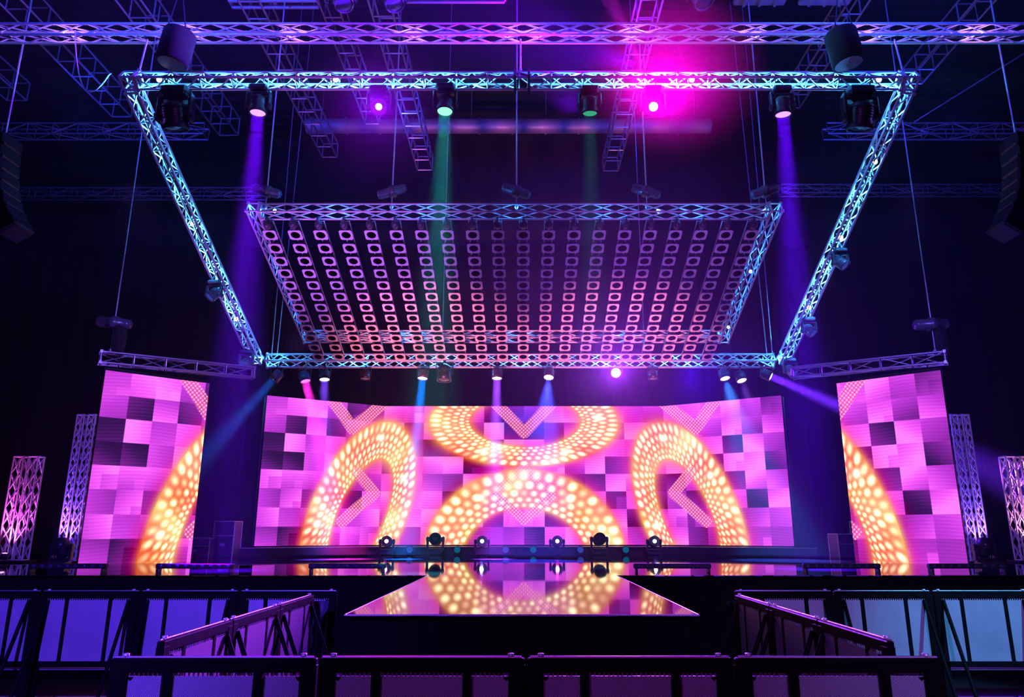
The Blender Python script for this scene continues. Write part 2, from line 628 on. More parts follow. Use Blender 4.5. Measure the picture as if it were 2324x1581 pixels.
def picture(X, Y):
    """X, Y arrays in picture units (x 601..1779, y 923..1235). returns linear rgb of what the display shows"""
    rs = np.random.RandomState(3)
    tx = (X - X0) / TW
    ty = (Y - 923) / TH
    ci = np.clip(np.floor(tx).astype(int), 0, 25)
    ri = np.clip(np.floor(ty).astype(int), 0, 7)
    fx, fy = tx - ci, ty - ri
    b = TILES[ri, ci].copy()
    # soft shading inside every tile and sub-squares
    gx = rs.uniform(-.22, .22, (8, 26)); gy = rs.uniform(-.3, .3, (8, 26))
    b += gx[ri, ci] * (fx - .5) + gy[ri, ci] * (fy - .5)
    sub = rs.rand(8, 26) < .35
    cx_, cy_ = rs.uniform(.3, .7, (8, 26)), rs.uniform(.3, .7, (8, 26))
    ss = rs.uniform(-.16, .16, (8, 26))
    b += np.where(sub[ri, ci] & (fx > cx_[ri, ci]) & (fy > cy_[ri, ci]), ss[ri, ci], 0)
    b += .03 * np.sin(Y * 1.1 + 3 * np.sin(X * .03))
    b = np.clip(b, 0.1, 1.0)
    stops = np.array([0, .2, .45, .7, .88, 1.0])
    cr = np.array([.018, .05, .24, .58, .98, 1.0])
    cg = np.array([.003, .008, .02, .045, .105, .23])
    cb = np.array([.045, .11, .36, .74, 1.0, 1.0])
    rgb = np.stack([np.interp(b, stops, c) for c in (cr, cg, cb)], -1)
    # bluer middle
    mid = np.exp(-((X - 1190) / 75) ** 2 - ((Y - 950) / 55) ** 2)
    rgb[..., 0] *= 1 - .55 * mid
    rgb[..., 2] = np.minimum(1, rgb[..., 2] * (1 + .3 * mid))

    def ell(cx, cy, ang, a, b):
        c, s = math.cos(ang), math.sin(ang)
        dx, dy = X - cx, Y - cy
        u = dx * c + dy * s
        v = -dx * s + dy * c
        return np.hypot(u / b, v / a), np.arctan2(v / a, u / b)

    def ring(o, i, ang, nd, rows, seed):
        fo, tho = ell(o[0], o[1], ang, o[2], o[3])
        fi, thi = ell(i[0], i[1], ang, i[2], i[3])
        sc_ = min(o[3], o[2])
        out = np.maximum(0, (fo - 1) * sc_) + np.maximum(0, (1 - fi) * min(i[2], i[3]) * .9)
        den = np.maximum(1e-3, (fi - 1) + (1 - fo))
        t = np.where((fo <= 1) & (fi >= 1), (fi - 1) / den, -9)
        halo = np.exp(-(out / 4.5) ** 1.2)
        wide = np.exp(-(out / 17.0) ** 1.6)
        k = t * rows
        kr = np.floor(k)
        a = tho / (2 * PI) * nd + .5 * (kr % 2)
        ka = np.floor(a)
        hsh = np.abs(np.sin(ka * 12.9898 + kr * 78.233 + seed) * 43758.5453) % 1.0
        da, dk = a - ka - .5, k - kr - .5
        dot = np.exp(-((da / .27) ** 2 + (dk / .34) ** 2)) * (t > -1) * (.15 + 1.1 * hsh ** .7)
        return halo, wide, dot, (t > -1)

    rings = [
        ((1190, 962, 100, 214), (1193, 958, 60, 126), 0, 54, 5, 1.0),
        ((1190, 1266, 197, 220), (1190, 1272, 118, 138), 0, 46, 5, 2.0),
        ((822, 1165, 215, 108), (828, 1175, 138, 56), R(21), 54, 5, 3.0),
        ((1558, 1165, 215, 108), (1552, 1175, 138, 56), -R(21), 54, 5, 4.0),
    ]
    rgb_tiles = rgb.copy()
    for p in rings:
        hl, wd, dt, ins = ring(*p)
        sd = p[-1]
        nz = .5 + .25 * np.sin(X * .045 + sd * 2 + 1.5 * np.sin(Y * .03)) + .25 * np.sin(Y * .052 + sd + 2 * np.sin(X * .021))
        nz = np.clip(nz, 0, 1)
        # magenta-red fringe outside, then orange, then cream inside
        rgb = rgb + wd[..., None] * np.array([.28, -.03, -.05])
        rgb[..., 2] = rgb[..., 2] * (1 - .35 * wd)
        mx_ = (.93 * hl)[..., None]
        body = np.array([1.0, .13, .02]) * (1 - nz[..., None]) + np.array([1.0, .50, .10]) * nz[..., None]
        body = body * .92 + rgb_tiles * np.array([.08, .10, .07])
        rgb = rgb * (1 - mx_) + body * mx_
        rgb = rgb + np.array([1.0, .92, .50]) * (dt * 2.0)[..., None]
        hot = (ins * np.clip(nz - .72, 0, 1) * 2.2)[..., None]
        rgb = rgb + np.array([.4, .5, .22]) * hot
        for q in range(5):      # a few blown-out bulbs
            aa = math.radians(-160 + 66 * q + sd * 19)
            c_, s_ = math.cos(p[2]), math.sin(p[2])
            uu, vv = (p[0][3] + p[1][3]) / 2 * math.cos(aa), (p[0][2] + p[1][2]) / 2 * math.sin(aa)
            bx_, by_ = p[0][0] + uu * c_ - vv * s_, p[0][1] + uu * s_ + vv * c_
            rgb = rgb + np.array([1.2, 1.1, .8]) * np.exp(-((X - bx_) ** 2 + (Y - by_) ** 2) / 60.0)[..., None]
    # chevrons of small dots
    def chev(pts, wdt, strength=1.0):
        nonlocal rgb
        best = np.full(X.shape, 1e9)
        for (ax, ay), (bx, by) in zip(pts[:-1], pts[1:]):
            ex, ey = bx - ax, by - ay
            L2 = ex * ex + ey * ey
            t = np.clip(((X - ax) * ex + (Y - ay) * ey) / L2, 0, 1)
            best = np.minimum(best, np.hypot(X - ax - t * ex, Y - ay - t * ey))
        msk = np.clip((wdt - best) / 2, 0, 1)
        p, q = (X + Y) / 8.2, (X - Y) / 8.2
        d = np.exp(-(((p - np.floor(p) - .5) / .27) ** 2 + ((q - np.floor(q) - .5) / .27) ** 2))
        col = np.array([.95, .08, .22])[None, None] * (.7) + np.array([1.0, .7, .85])[None, None] * (d * 1.3)[..., None] + rgb * .25
        mm = (msk * .8 * strength)[..., None]
        rgb = rgb * (1 - mm) + col * mm
    chev([(735, 905), (797, 980), (872, 915)], 15)
    chev([(1645, 905), (1583, 980), (1508, 915)], 15)
    chev([(1125, 915), (1190, 985), (1255, 915)], 14)
    chev([(1130, 1130), (1190, 1182), (1250, 1130)], 12)
    chev([(1140, 1110), (1190, 1066), (1240, 1110)], 12, .4)
    chev([(815, 1078), (858, 1122), (785, 1185)], 14)
    chev([(1565, 1078), (1522, 1122), (1595, 1185)], 14)
    return np.clip(rgb, 0, 3.0)


def display(name, pts, ulim, vlim, zlo, zhi, parent, res):
    """pts: plan polyline of the panel; picture column range ulim, row range vlim"""
    nx, nz = res
    (ax, ay), (bx, by) = pts
    t = np.linspace(0, 1, nx)
    s = np.linspace(0, 1, nz)
    T, S = np.meshgrid(t, s)
    co = np.stack([ax + (bx - ax) * T, ay + (by - ay) * T, zlo + (zhi - zlo) * S], -1).reshape(-1, 3)
    rgb = picture(ulim[0] + (ulim[1] - ulim[0]) * T, vlim[1] + (vlim[0] - vlim[1]) * S)
    i = np.arange(nx - 1)
    j = np.arange(nz - 1)
    J, I = np.meshgrid(j, i, indexing='ij')
    q = (J * nx + I).ravel()
    faces = np.stack([q, q + 1, q + nx + 1, q + nx], -1)
    me = bpy.data.meshes.new(name)
    me.vertices.add(len(co))
    me.vertices.foreach_set('co', co.ravel())
    me.loops.add(faces.size)
    me.loops.foreach_set('vertex_index', faces.ravel())
    me.polygons.add(len(faces))
    me.polygons.foreach_set('loop_start', np.arange(0, faces.size, 4))
    me.update(calc_edges=True)
    at = me.attributes.new('picture', 'FLOAT_COLOR', 'POINT')
    rgba = np.concatenate([rgb.reshape(-1, 3), np.ones((len(co), 1))], 1).astype(np.float32)
    at.data.foreach_set('color', rgba.ravel())
    me.validate()
    return link(name, me, M['screen'], parent)


wall = tag(empty('led_wall', (0, 20.9, 1.42)), 'wide bent LED wall showing golden rings over pink and violet squares', 'LED screen')
BX, CXW, WY, EY, EX = 4.12, 7 * TW, 21.2, 19.45, 7.0
zb, zt = 1.44 - 1.42, 5.40 - 1.42
yo = 20.9
xo = 0.03
display('display', ((-BX + xo, WY - yo), (BX + xo, WY - yo)), (1190 - CXW, 1190 + CXW), (923, 1235), zb, zt, wall, (660, 312))
display('display', ((-EX + xo, EY - yo), (-BX + xo, WY - yo)), (X0, 1190 - CXW), (923, 1235), zb, zt, wall, (300, 312))
display('display', ((BX + xo, WY - yo), (EX + xo, EY - yo)), (1190 + CXW, 1190 + 13 * TW), (923, 1235), zb, zt, wall, (300, 312))
mb = MB()
for a, b in (((-BX, WY), (BX, WY)), ((-EX, EY), (-BX, WY)), ((BX, WY), (EX, EY))):
    a, b = V((a[0] + xo, a[1] - yo, 0)), V((b[0] + xo, b[1] - yo, 0))
    d = (b - a).normalized()
    nn = V((-d.y, d.x, 0))
    L = (b - a).length
    rot = Matrix((d, nn, V((0, 0, 1)))).transposed()
    mb.box((a + b) / 2 + nn * 0.06 + V((0, 0, (zb + zt) / 2)), (L, 0.1, zt - zb + .01), rot)
    for k in range(int(L / 1.0) + 1):
        p = a + d * (k * L / int(L / 1.0)) + nn * .25
        mb.bar(p + V((0, 0, 0)), p + V((0, 0, zt)), .025, 6)
build(mb, 'cabinet_frame', M['body'], wall)


def side_screen(sx, label, ulim):
    outer, inner = (8.40, 14.24), (6.88, 15.6)
    root = tag(empty('side_screen', (sx * 7.64, 14.92, 1.2)), label, 'LED screen')
    o = V((sx * outer[0] - root.location.x, outer[1] - 14.92, 0))
    i = V((sx * inner[0] - root.location.x, inner[1] - 14.92, 0))
    a, b = (o, i) if sx < 0 else (i, o)
    display('display', ((a.x, a.y), (b.x, b.y)), ulim, (923, 1235), 0.0, 3.76, root, (200, 380))
    d = (b - a).normalized()
    nn = V((-d.y, d.x, 0))
    rot = Matrix((d, nn, V((0, 0, 1)))).transposed()
    mb = MB()
    mb.box((a + b) / 2 + nn * .06 + V((0, 0, 1.88)), ((b - a).length + .02, .1, 3.78), rot)
    for t in (.15, .5, .85):
        p = a + (b - a) * t + nn * .14
        mb.box(p + V((0, 0, 1.9)), (.05, .05, 3.8), rot)
    build(mb, 'cabinet_frame', M['body'], root)
    mb = MB()
    for t in (.12, .88):
        p = a + (b - a) * t + nn * .12
        mb.bar(p + V((0, 0, 3.78)), p + V((0, 0, 4.15)), .012, 6)
    mb.bar(a + nn * .12 + V((0, 0, 3.82)), b + nn * .12 + V((0, 0, 3.82)), .03, 6)
    build(mb, 'hanging_bar', M['black'], root)
    return root


side_screen(-1, 'tall narrow angled LED screen left of the wide wall', (X0, X0 + 4.15 * TW))
side_screen(1, 'tall narrow angled LED screen right of the wide wall', (1190 + 8.85 * TW, 1190 + 13 * TW))

# ------------------------------------------------------------------ outer rig (big tilted truss frame)
TS = 0.29
F_Y, F_Z, B_Y, B_Z = 12.2, 10.18, 18.2, 6.08
sl = math.atan2(F_Z - B_Z, B_Y - F_Y)
rig_up = V((0, math.sin(sl), math.cos(sl)))
FX, BXR = 7.60, 6.95
RC = -0.07


def cyan_lights(p0, p1, n, energy, color=(0.05, 0.40, 1.0), size=46):
    """bodiless spots added inside a truss in place of LED pars, shining along it, alternately one way and the other"""
    p0, p1 = V(p0), V(p1)
    d = (p1 - p0).normalized()
    st = (p1 - p0).length / n
    for k in range(n):
        p = p0 + d * (k + .5) * st
        q = d if k % 2 else -d
        new_light('SPOT', p, energy * rnd.uniform(.8, 1.2), color, target=p + q, size=size, radius=0.05, blend=1.0)


fb = box_truss('truss_beam', (-FX + .32 + RC, F_Y, F_Z), (FX - .32 + RC, F_Y, F_Z), TS, 0.6, up=rig_up, style='rungs', rb=.0145)
tag(fb, 'bright cyan front truss beam of the tilted overhead frame', 'truss', 'beams of the large tilted lighting frame')
bb = box_truss('truss_beam', (-BXR + .42 + RC, B_Y, B_Z), (BXR - .42 + RC, B_Y, B_Z), TS, 0.6, up=rig_up, style='zig', rb=.0145)
tag(bb, 'low rear truss beam of the tilted frame, just above the wide LED wall', 'truss', 'beams of the large tilted lighting frame')
for sx, nm in ((-1, 'left'), (1, 'right')):
    a = V((sx * (FX - .15) + RC, F_Y + .16, F_Z - .11))
    b = V((sx * (BXR - .15) + RC, B_Y, B_Z))
    t = box_truss('truss_beam', a, b, TS, 0.6, up=rig_up, style='rungs', rb=.0145)
    tag(t, '%s side truss beam sloping down from front to back, glowing cyan' % nm, 'truss', 'beams of the large tilted lighting frame')
    cyan_lights(a.lerp(b, .12), a.lerp(b, .97), 12, 1000)
    # corner block at the front
    c = empty('truss_corner', (sx * (FX - .15) + RC, F_Y, F_Z), (-sl, 0, 0))
    tag(c, 'square truss corner block at the front %s of the tilted frame' % nm, 'truss corner', 'corner blocks of the tilted frame')
    mb = MB()
    h = TS / 2 - .02
    P = [V((x, y, z)) for x in (-h, h) for y in (-h, h) for z in (-h, h)]
    for i_ in range(8):
        for j_ in range(i_ + 1, 8):
            dd = (P[i_] - P[j_])
            if sum(1 for q in dd if abs(q) > 1e-6) == 1:
                mb.bar(P[i_], P[j_], .024, 8)
    build(mb, 'edge_tubes', M['alu'], c)
    mb = MB()
    for z in (-h, h):
        mb.bar((-h, -h, z), (h, h, z), .012, 6)
        mb.bar((-h, h, z), (h, -h, z), .012, 6)
    build(mb, 'diagonal_brace', M['alu'], c)
cyan_lights((-FX + .9, F_Y, F_Z), (FX - .9, F_Y, F_Z), 24, 1100)
cyan_lights((-BXR + .6, B_Y, B_Z), (BXR - .6, B_Y, B_Z), 12, 560, color=(0.03, 0.30, 1.0))

# ------------------------------------------------------------------ inner rig with the lamp matrix
IY0, IZ0 = 13.3, 7.98
IY1, IZ1 = 17.35, 6.50
isl = math.atan2(IZ0 - IZ1, IY1 - IY0)
iup = V((0, math.sin(isl), math.cos(isl)))
IS = 0.25
ICX = -0.17
IW = 5.30
t = box_truss('truss_beam', (-IW + ICX + .27, IY0, IZ0), (IW + ICX - .27, IY0, IZ0), IS, 0.5, up=iup, style='x', rb=.010, rc=.02)
tag(t, 'front truss beam of the inner frame, holding the tops of the lamp columns', 'truss', 'beams of the inner lamp frame')
t = box_truss('truss_beam', (-IW + ICX + .27, IY1, IZ1), (IW + ICX - .27, IY1, IZ1), IS, 0.5, up=iup, style='x', rb=.010, rc=.02)
tag(t, 'rear truss beam of the inner frame, crossing behind the lower lamps', 'truss', 'beams of the inner lamp frame')
for sx, nm in ((-1, 'left'), (1, 'right')):
    t = box_truss('truss_beam', (sx * (IW - .13) + ICX, IY0 - .12, IZ0 + .04), (sx * (IW - .13) + ICX, IY1 + .12, IZ1 - .04), IS, 0.5, up=iup, style='x', rb=.010, rc=.02)
    tag(t, '%s side truss beam of the inner lamp frame' % nm, 'truss', 'beams of the inner lamp frame')
cyan_lights((-IW + ICX, IY0, IZ0), (IW + ICX, IY0, IZ0), 12, 260, color=(.02, .22, 1.0))
cyan_lights((-IW + ICX, IY1, IZ1), (IW + ICX, IY1, IZ1), 8, 220, color=(.02, .28, 1.0))
cyan_lights((IW - .13 + ICX, IY0, IZ0), (IW - .13 + ICX, IY1, IZ1), 6, 320, color=(.02, .25, 1.0))
cyan_lights((-IW + .13 + ICX, IY0, IZ0), (-IW + .13 + ICX, IY1, IZ1), 5, 120, color=(.02, .15, 1.0))

# lamp columns: 20 strips of 12 square lamps
LX0, LX1 = -5.08, 4.58
LP0 = V((0, 13.55, 7.58))
LP1 = V((0, 17.45, 6.00))
ldir = (LP1 - LP0).normalized()
lnor = V((0, -ldir.z, ldir.y)) * -1   # faces down and toward the hall
if lnor.z > 0:
    lnor = -lnor
step = (LP1 - LP0).length / 11
# prototype meshes in local frame: X right, Y along strip, Z = outward (lamp face normal)
def ring_plate(wd, hh, r, th, n=24):
    """square plate with a round hole, thickness th, face at z=0 (outer)"""
    mb = MB()
    outer, inner = [], []
    for i in range(n):
        t = 2 * PI * (i + .5) / n
        c_, s_ = math.cos(t), math.sin(t)
        k = 1 / max(abs(c_) / (wd / 2), abs(s_) / (hh / 2))
        k = min(k, 1.28 * wd / 2)
        outer.append((c_ * k, s_ * k))
        inner.append((c_ * r, s_ * r * hh / wd))
    vs = [(x, y, 0) for x, y in outer] + [(x, y, 0) for x, y in inner] + [(x, y, -th) for x, y in outer] + [(x, y, -th) for x, y in inner]
    fs = []
    for i in range(n):
        j = (i + 1) % n
        fs += [(i, j, n + j, n + i), (2 * n + i, 3 * n + i, 3 * n + j, 2 * n + j), (j, i, 2 * n + i, 2 * n + j), (n + i, n + j, 3 * n + j, 3 * n + i)]
    mb.add(vs, fs)
    return mb


me_plate = ring_plate(.262, .262, .094, .012).mesh('lamp_frame')
mbc = MB()
mbc.lathe([(.097, -.008), (.10, -.09), (.085, -.15), (.05, -.17), (0.0, -.17)], 20)
me_can = mbc.mesh('reflector')
mbl = MB()
mbl.lathe([(0, -.05), (.06, -.055), (.088, -.03)], 20)
me_rail = MB()
Ls = step * 11 + .35
for x in (-.075, .075):
    me_rail.bar((x, -.2, -.20), (x, Ls - .15, -.20), .014, 6)
for k in range(13):
    me_rail.bar((-.075, k * step - step / 2, -.20), (.075, k * step - step / 2, -.20), .009, 5)
    if k < 12:
        me_rail.bar((-.075, k * step - step / 2, -.20), (.075, k * step + step / 2, -.20), .006, 5)
me_rail = me_rail.mesh('back_rail')
me_hook = MB()
me_hook.lathe([(0.0, -.10), (.07, -.10), (.085, -.02), (.06, .05), (0, .06)], 14, Matrix.Translation((0, -.26, -.06)) @ Matrix.Rotation(R(90), 4, 'X'))
me_hook.box((0, -.30, -.12), (.05, .12, .10), chamfer=.01)
me_hook.bar((0, -.22, -.10), (0, -.36, -.16), .018, 6)
me_hook = me_hook.mesh('hanger')
lm = Matrix((V((1, 0, 0)), ldir, V((1, 0, 0)).cross(ldir))).transposed()
if (lm @ V((0, 0, 1))).z > 0:
    # want local Z to be the outward (downward) normal: flip X
    lm = Matrix((V((-1, 0, 0)), ldir, V((-1, 0, 0)).cross(ldir))).transposed()
leul = lm.to_euler()
for c in range(20):
    x = LX0 + (LX1 - LX0) * c / 19
    if c == 0:
        lab = 'column of twelve square ring lamps at the left edge of the hanging matrix'
    elif c == 19:
        lab = 'column of twelve square ring lamps at the right edge of the hanging matrix'
    elif c < 10:
        lab = 'column of twelve square ring lamps, %s from the left in the hanging matrix' % ORD[c]
    else:
        lab = 'column of twelve square ring lamps, %s from the right in the hanging matrix' % ORD[19 - c]
    st = tag(empty('lamp_strip', (x, LP0.y, LP0.z), leul), lab, 'lamp strip', 'columns of ring lamps in the hanging matrix')
    link('back_rail', me_rail, M['alu'], st)
    link('hanger', me_hook, M['bodyl'], st)
    for k in range(12):
        f = link('lamp_frame', me_plate, M['lampring'], st, loc=(0, k * step, 0))
        link('reflector', me_can, M['hole'], f)

# spots added below and in front of the lamp matrix to tint its rings;
# pink and violet, hanging free without fixtures
new_light('SPOT', (-2.5, 12.5, 1.6), 3000, (1.0, .20, .30), target=(-2.2, 17.0, 6.2), size=50, radius=.1, blend=.9)
new_light('SPOT', (2.5, 12.5, 1.6), 3000, (1.0, .20, .30), target=(2.2, 17.0, 6.2), size=50, radius=.1, blend=.9)
new_light('SPOT', (-3.0, 9.0, 4.0), 900, (.45, .14, 1.0), target=(-3.0, 13.7, 7.6), size=50, radius=.1, blend=.9)
new_light('SPOT', (3.0, 9.0, 4.0), 450, (.45, .12, 1.0), target=(2.6, 13.7, 7.6), size=50, radius=.1, blend=.9)
new_light('SPOT', (-6.5, 11.8, 1.6), 1500, (.55, .12, 1.0), target=(-4.5, 14.0, 7.4), size=50, radius=.1, blend=.9)

# ------------------------------------------------------------------ other trusses
t = box_truss('truss_beam', (-13.5, 12.35, 11.35), (13.5, 12.35, 11.35), .30, 0.62, style='x', rb=.013, rc=.026)
tag(t, 'long violet horizontal truss across the top, spanning the whole width', 'truss')
cyan_lights((-13.5, 12.35, 11.35), (13.5, 12.35, 11.35), 24, 280, color=(.28, .10, 1.0), size=60)  # violet spots added inside the long truss to light its bars
# trusses above the side screens
for sx, nm in ((-1, 'left'), (1, 'right')):
    a, b = (sx * 8.55, 14.25, 5.22), (sx * 6.08, 15.95, 5.27)
    t = box_truss('truss_beam', a, b, .27, .55, style='both', rb=.011, rc=.024, mat='steel')
    tag(t, 'short truss carrying the narrow %s LED screen' % nm, 'truss', 'trusses above the side screens')

# far horizontal trusses at left and right
for (a, b, s, lab) in (((-19, 20.0, 13.75), (-9.75, 20.0, 13.75), .42, 'far dim blue truss at upper left, ending behind the left side beam'),
                       ((9.3, 20.0, 13.75), (18.5, 20.0, 13.75), .42, 'far dim blue truss at upper right, ending behind the right side beam'),
                       ((-18.5, 24.0, 13.62), (-9.3, 24.0, 13.62), .38, 'farthest faint truss at left, level with the chain hoists of the lamp matrix'),
                       ((9.3, 24.0, 13.75), (18.3, 24.0, 13.75), .38, 'farthest faint truss at right, level with the chain hoists of the lamp matrix')):
    t = box_truss('truss_beam', a, b, s, .75, style='both', rb=.016, rc=.03, mat='steel', parts=False)
    tag(t, lab, 'truss', 'far horizontal trusses')

# roof ladder trusses running front to back
LAD = [(-2.98, 20.0, 12.67, .50, 'third'), (2.66, 20.0, 12.64, .50, 'x'), (-5.9, 20.0, 13.1, .5, 'x'), (-8.6, 19, 13.3, .6, 'x'),
       (-11.5, 18.5, 13.6, .6, 'x'), (-14.2, 18.0, 13.8, .6, 'x'), (-4.3, 18.5, 13.3, .45, 'x'), (7.3, 17.5, 13.2, .5, 'x'), (10.4, 17.0, 13.6, .5, 'x')]
names = ['ladder-like roof truss just left of centre, ending nearest the magenta starlight', 'ladder-like roof truss right of centre, behind the star-bright lamp',
         'ladder-like roof truss, second left of centre', 'ladder-like roof truss above the left side beam', 'ladder-like roof truss toward the upper left corner',
         'outermost ladder-like roof truss at the far left', 'narrow ladder-like roof truss between the two left of centre', 'ladder-like roof truss right of the long right hoist wire',
         'outermost ladder-like roof truss at the far right']
for (x, ye, z, s, _), lab in zip(LAD, names):
    t = box_truss('roof_truss', (x, 4.0, z), (x, ye, z), s, .62, style='ladder', rb=.02, rc=.026, mat='steel', parts=False)
    tag(t, lab, 'truss', 'roof trusses running front to back')
# cross girders and ducts under the roof
for i, (y, z, r_, lab) in enumerate(((22.5, 15.45, .26, 'long pale duct crossing the back wall behind the starlight'), (11.0, 14.9, .3, 'round duct crossing the roof above the long truss'))):
    mb = MB()
    mb.bar((-7.5 if i == 0 else -6, y, z), (6.5 if i == 0 else 12, y, z), r_, 20)
    for k in range(12):
        xx = (-7.3 if i == 0 else -5.8) + k * 1.15
        mb.bar((xx, y, z), (xx + .06, y, z), r_ + .03, 20)
    d = tag(empty('duct', (0, 0, 0)), lab, 'duct')
    build(mb, 'duct_pipe', M['duct'], d)
    for k in range(6):
        xx = (-7 if i == 0 else -5) + k * 2.6
        build(MB().bar((xx, y, z), (xx, y, 17), .015, 5), 'hanger_rod', M['steel'], d)
pl = 0
for (x, y, z, wd, ln) in ((5.1, 12.9, 12.9, 1.1, 1.0), (6.5, 12.9, 12.9, 1.1, 1.0), (-5.4, 13.0, 12.9, 1.9, 1.0), (1.2, 13.0, 13.0, 2.0, .5), (-1.7, 13.0, 13.0, 2.6, .9)):
    e = tag(empty('ceiling_unit', (x, y, z)), ['blue-lit flat ceiling unit right of the star-bright beam', 'violet-tinted flat ceiling unit beside the blue-lit one',
             'slatted ceiling unit in the upper left', 'long pale ceiling batten near the top centre', 'wide slatted ceiling unit left of top centre'][pl], 'ceiling unit')
    mb = MB()
    if pl in (2, 4):
        for k in range(6):
            mb.box((0, -ln / 2 + k * ln / 5, 0), (wd, .06, .08), chamfer=.01)
        for q in (-wd / 2, 0, wd / 2):
            mb.box((q, 0, .06), (.06, ln + .1, .06))
    else:
        mb.box((0, 0, 0), (wd, ln, .12), chamfer=.02)
        for q in (-.3, 0, .3):
            mb.box((q * wd, 0, -.08), (.05, ln * .95, .05))
    build(mb, 'slats' if pl in (2, 4) else 'housing', M['duct'], e)
    for q in (-.4, .4):
        build(MB().bar((q * wd, 0, .05), (q * wd, 0, 17.0 - z), .015, 5), 'hanger_rod', M['steel'], e)
    pl += 1
# long diagonal wire upper right, pale cable loop upper left
mb = MB().bar((15.5, 18.0, 15.8), (11.9, 20.0, 13.95), .02, 5)
tag(build(mb, 'brace_wire', M['cable']), 'thin diagonal bracing wire at the upper right above the far truss', 'wire')
pts = []
for k in range(17):
    t_ = k / 16
    x = -8.75 + .85 * t_
    z = 10.35 - .5 * math.sin(PI * min(1, t_ * 1.05)) ** .8 + (.95 * (1 - t_) ** 3)
    pts.append((x, 12.2, z))
pts = [(-8.8, 12.3, 11.2)] + pts
tag(build(MB().tube(pts, .012, 6), 'loop_cable', M['whitecable']), 'pale cable hanging in a loop left of the front left corner block', 'cable')

# ------------------------------------------------------------------ fixtures
def track(d):
    return V(d).normalized().to_track_quat('-Z', 'Y').to_matrix().to_4x4()


def beam_light(p, d, en, co, sz, bl, r):
    """light of a fixture; narrow beams leave the whole lens as a disc with a small spread"""
    if sz > 20:
        return new_light('SPOT', p, en, co, target=p + d, size=sz, blend=bl, radius=r)
    l = bpy.data.lights.new('lamp_light', 'AREA')
    l.shape = 'DISK'
    l.size = 2.3 * r
    l.spread = R(sz * 0.8)
    l.energy = en * BEAM_K * (sz / 15) ** 2
    l.color = co
    o = bpy.data.objects.new('lamp_light', l)
    COL.objects.link(o)
    o.location = p
    o.rotation_euler = V(d).to_track_quat('-Z', 'Y').to_euler()
    return o


BEAM_K = 0.006
_cache = {}


def head_meshes(s):
    if s in _cache:
        return _cache[s]
    base = MB()
    base.box((0, 0, -.06 * s), (.36 * s, .30 * s, .12 * s), chamfer=.03 * s)
    base.box((-.1 * s, 0, .02 * s), (.05 * s, .06 * s, .06 * s))
    base.box((.1 * s, 0, .02 * s), (.05 * s, .06 * s, .06 * s))
    yoke = MB()
    yoke.box((0, 0, -.15 * s), (.40 * s, .14 * s, .06 * s), chamfer=.02 * s)
    for q in (-1, 1):
        yoke.box((q * .205 * s, 0, -.30 * s), (.06 * s, .13 * s, .36 * s), chamfer=.02 * s)
        yoke.bar((q * .15 * s, 0, -.40 * s), (q * .245 * s, 0, -.40 * s), .06 * s, 12)
    head = MB()   # local -Z = beam direction, origin = tilt axis
    head.lathe([(0, .20 * s), (.09 * s, .195 * s), (.14 * s, .15 * s), (.155 * s, .05 * s), (.15 * s, -.06 * s), (.165 * s, -.10 * s), (.165 * s, -.17 * s), (.145 * s, -.17 * s), (.14 * s, -.145 * s)], 24)
    for k in range(5):
        head.lathe([(.15 * s, (.12 - k * .035) * s), (.162 * s, (.115 - k * .035) * s), (.15 * s, (.108 - k * .035) * s)], 24)
    lens = MB()
    lens.lathe([(0, -.165 * s), (.08 * s, -.16 * s), (.14 * s, -.148 * s)], 24)
    _cache[s] = tuple(b.mesh(nm) for b, nm in ((base, 'base'), (yoke, 'yoke'), (head, 'head'), (lens, 'lens')))
    return _cache[s]


def moving_head(loc, aim, lens='l_off', s=1.0, label='', stand=False, group=None, body='body', beam=None, yaw=0.0, lens_scale=1.0):
    """hangs from loc (top of the base) or stands on loc; aim is a direction"""
    me = head_meshes(s)
    root = tag(empty('moving_head', loc), label, 'stage light', group)
    up = -1 if stand else 1
    q = Euler((PI if stand else 0, 0, yaw))
    link('base', me[0], M[body], root, rot=q)
    link('yoke', me[1], M[body], root, rot=q)
    m = track(aim)
    h = link('head', me[2], M[body], root)
    h.location = (0, 0, -up * .40 * s)
    h.rotation_euler = m.to_euler()
    ln_ = link('lens', me[3], M[lens], h)
    ln_.scale = (lens_scale, lens_scale, 1)
    if beam:
        en, co, sz, bl = beam
        d = V(aim).normalized()
        p = V(loc) + V((0, 0, -up * .40 * s)) + d * .20 * s
        beam_light(p, d, en, co, sz, bl, .10 * s)
    return root


_par = None


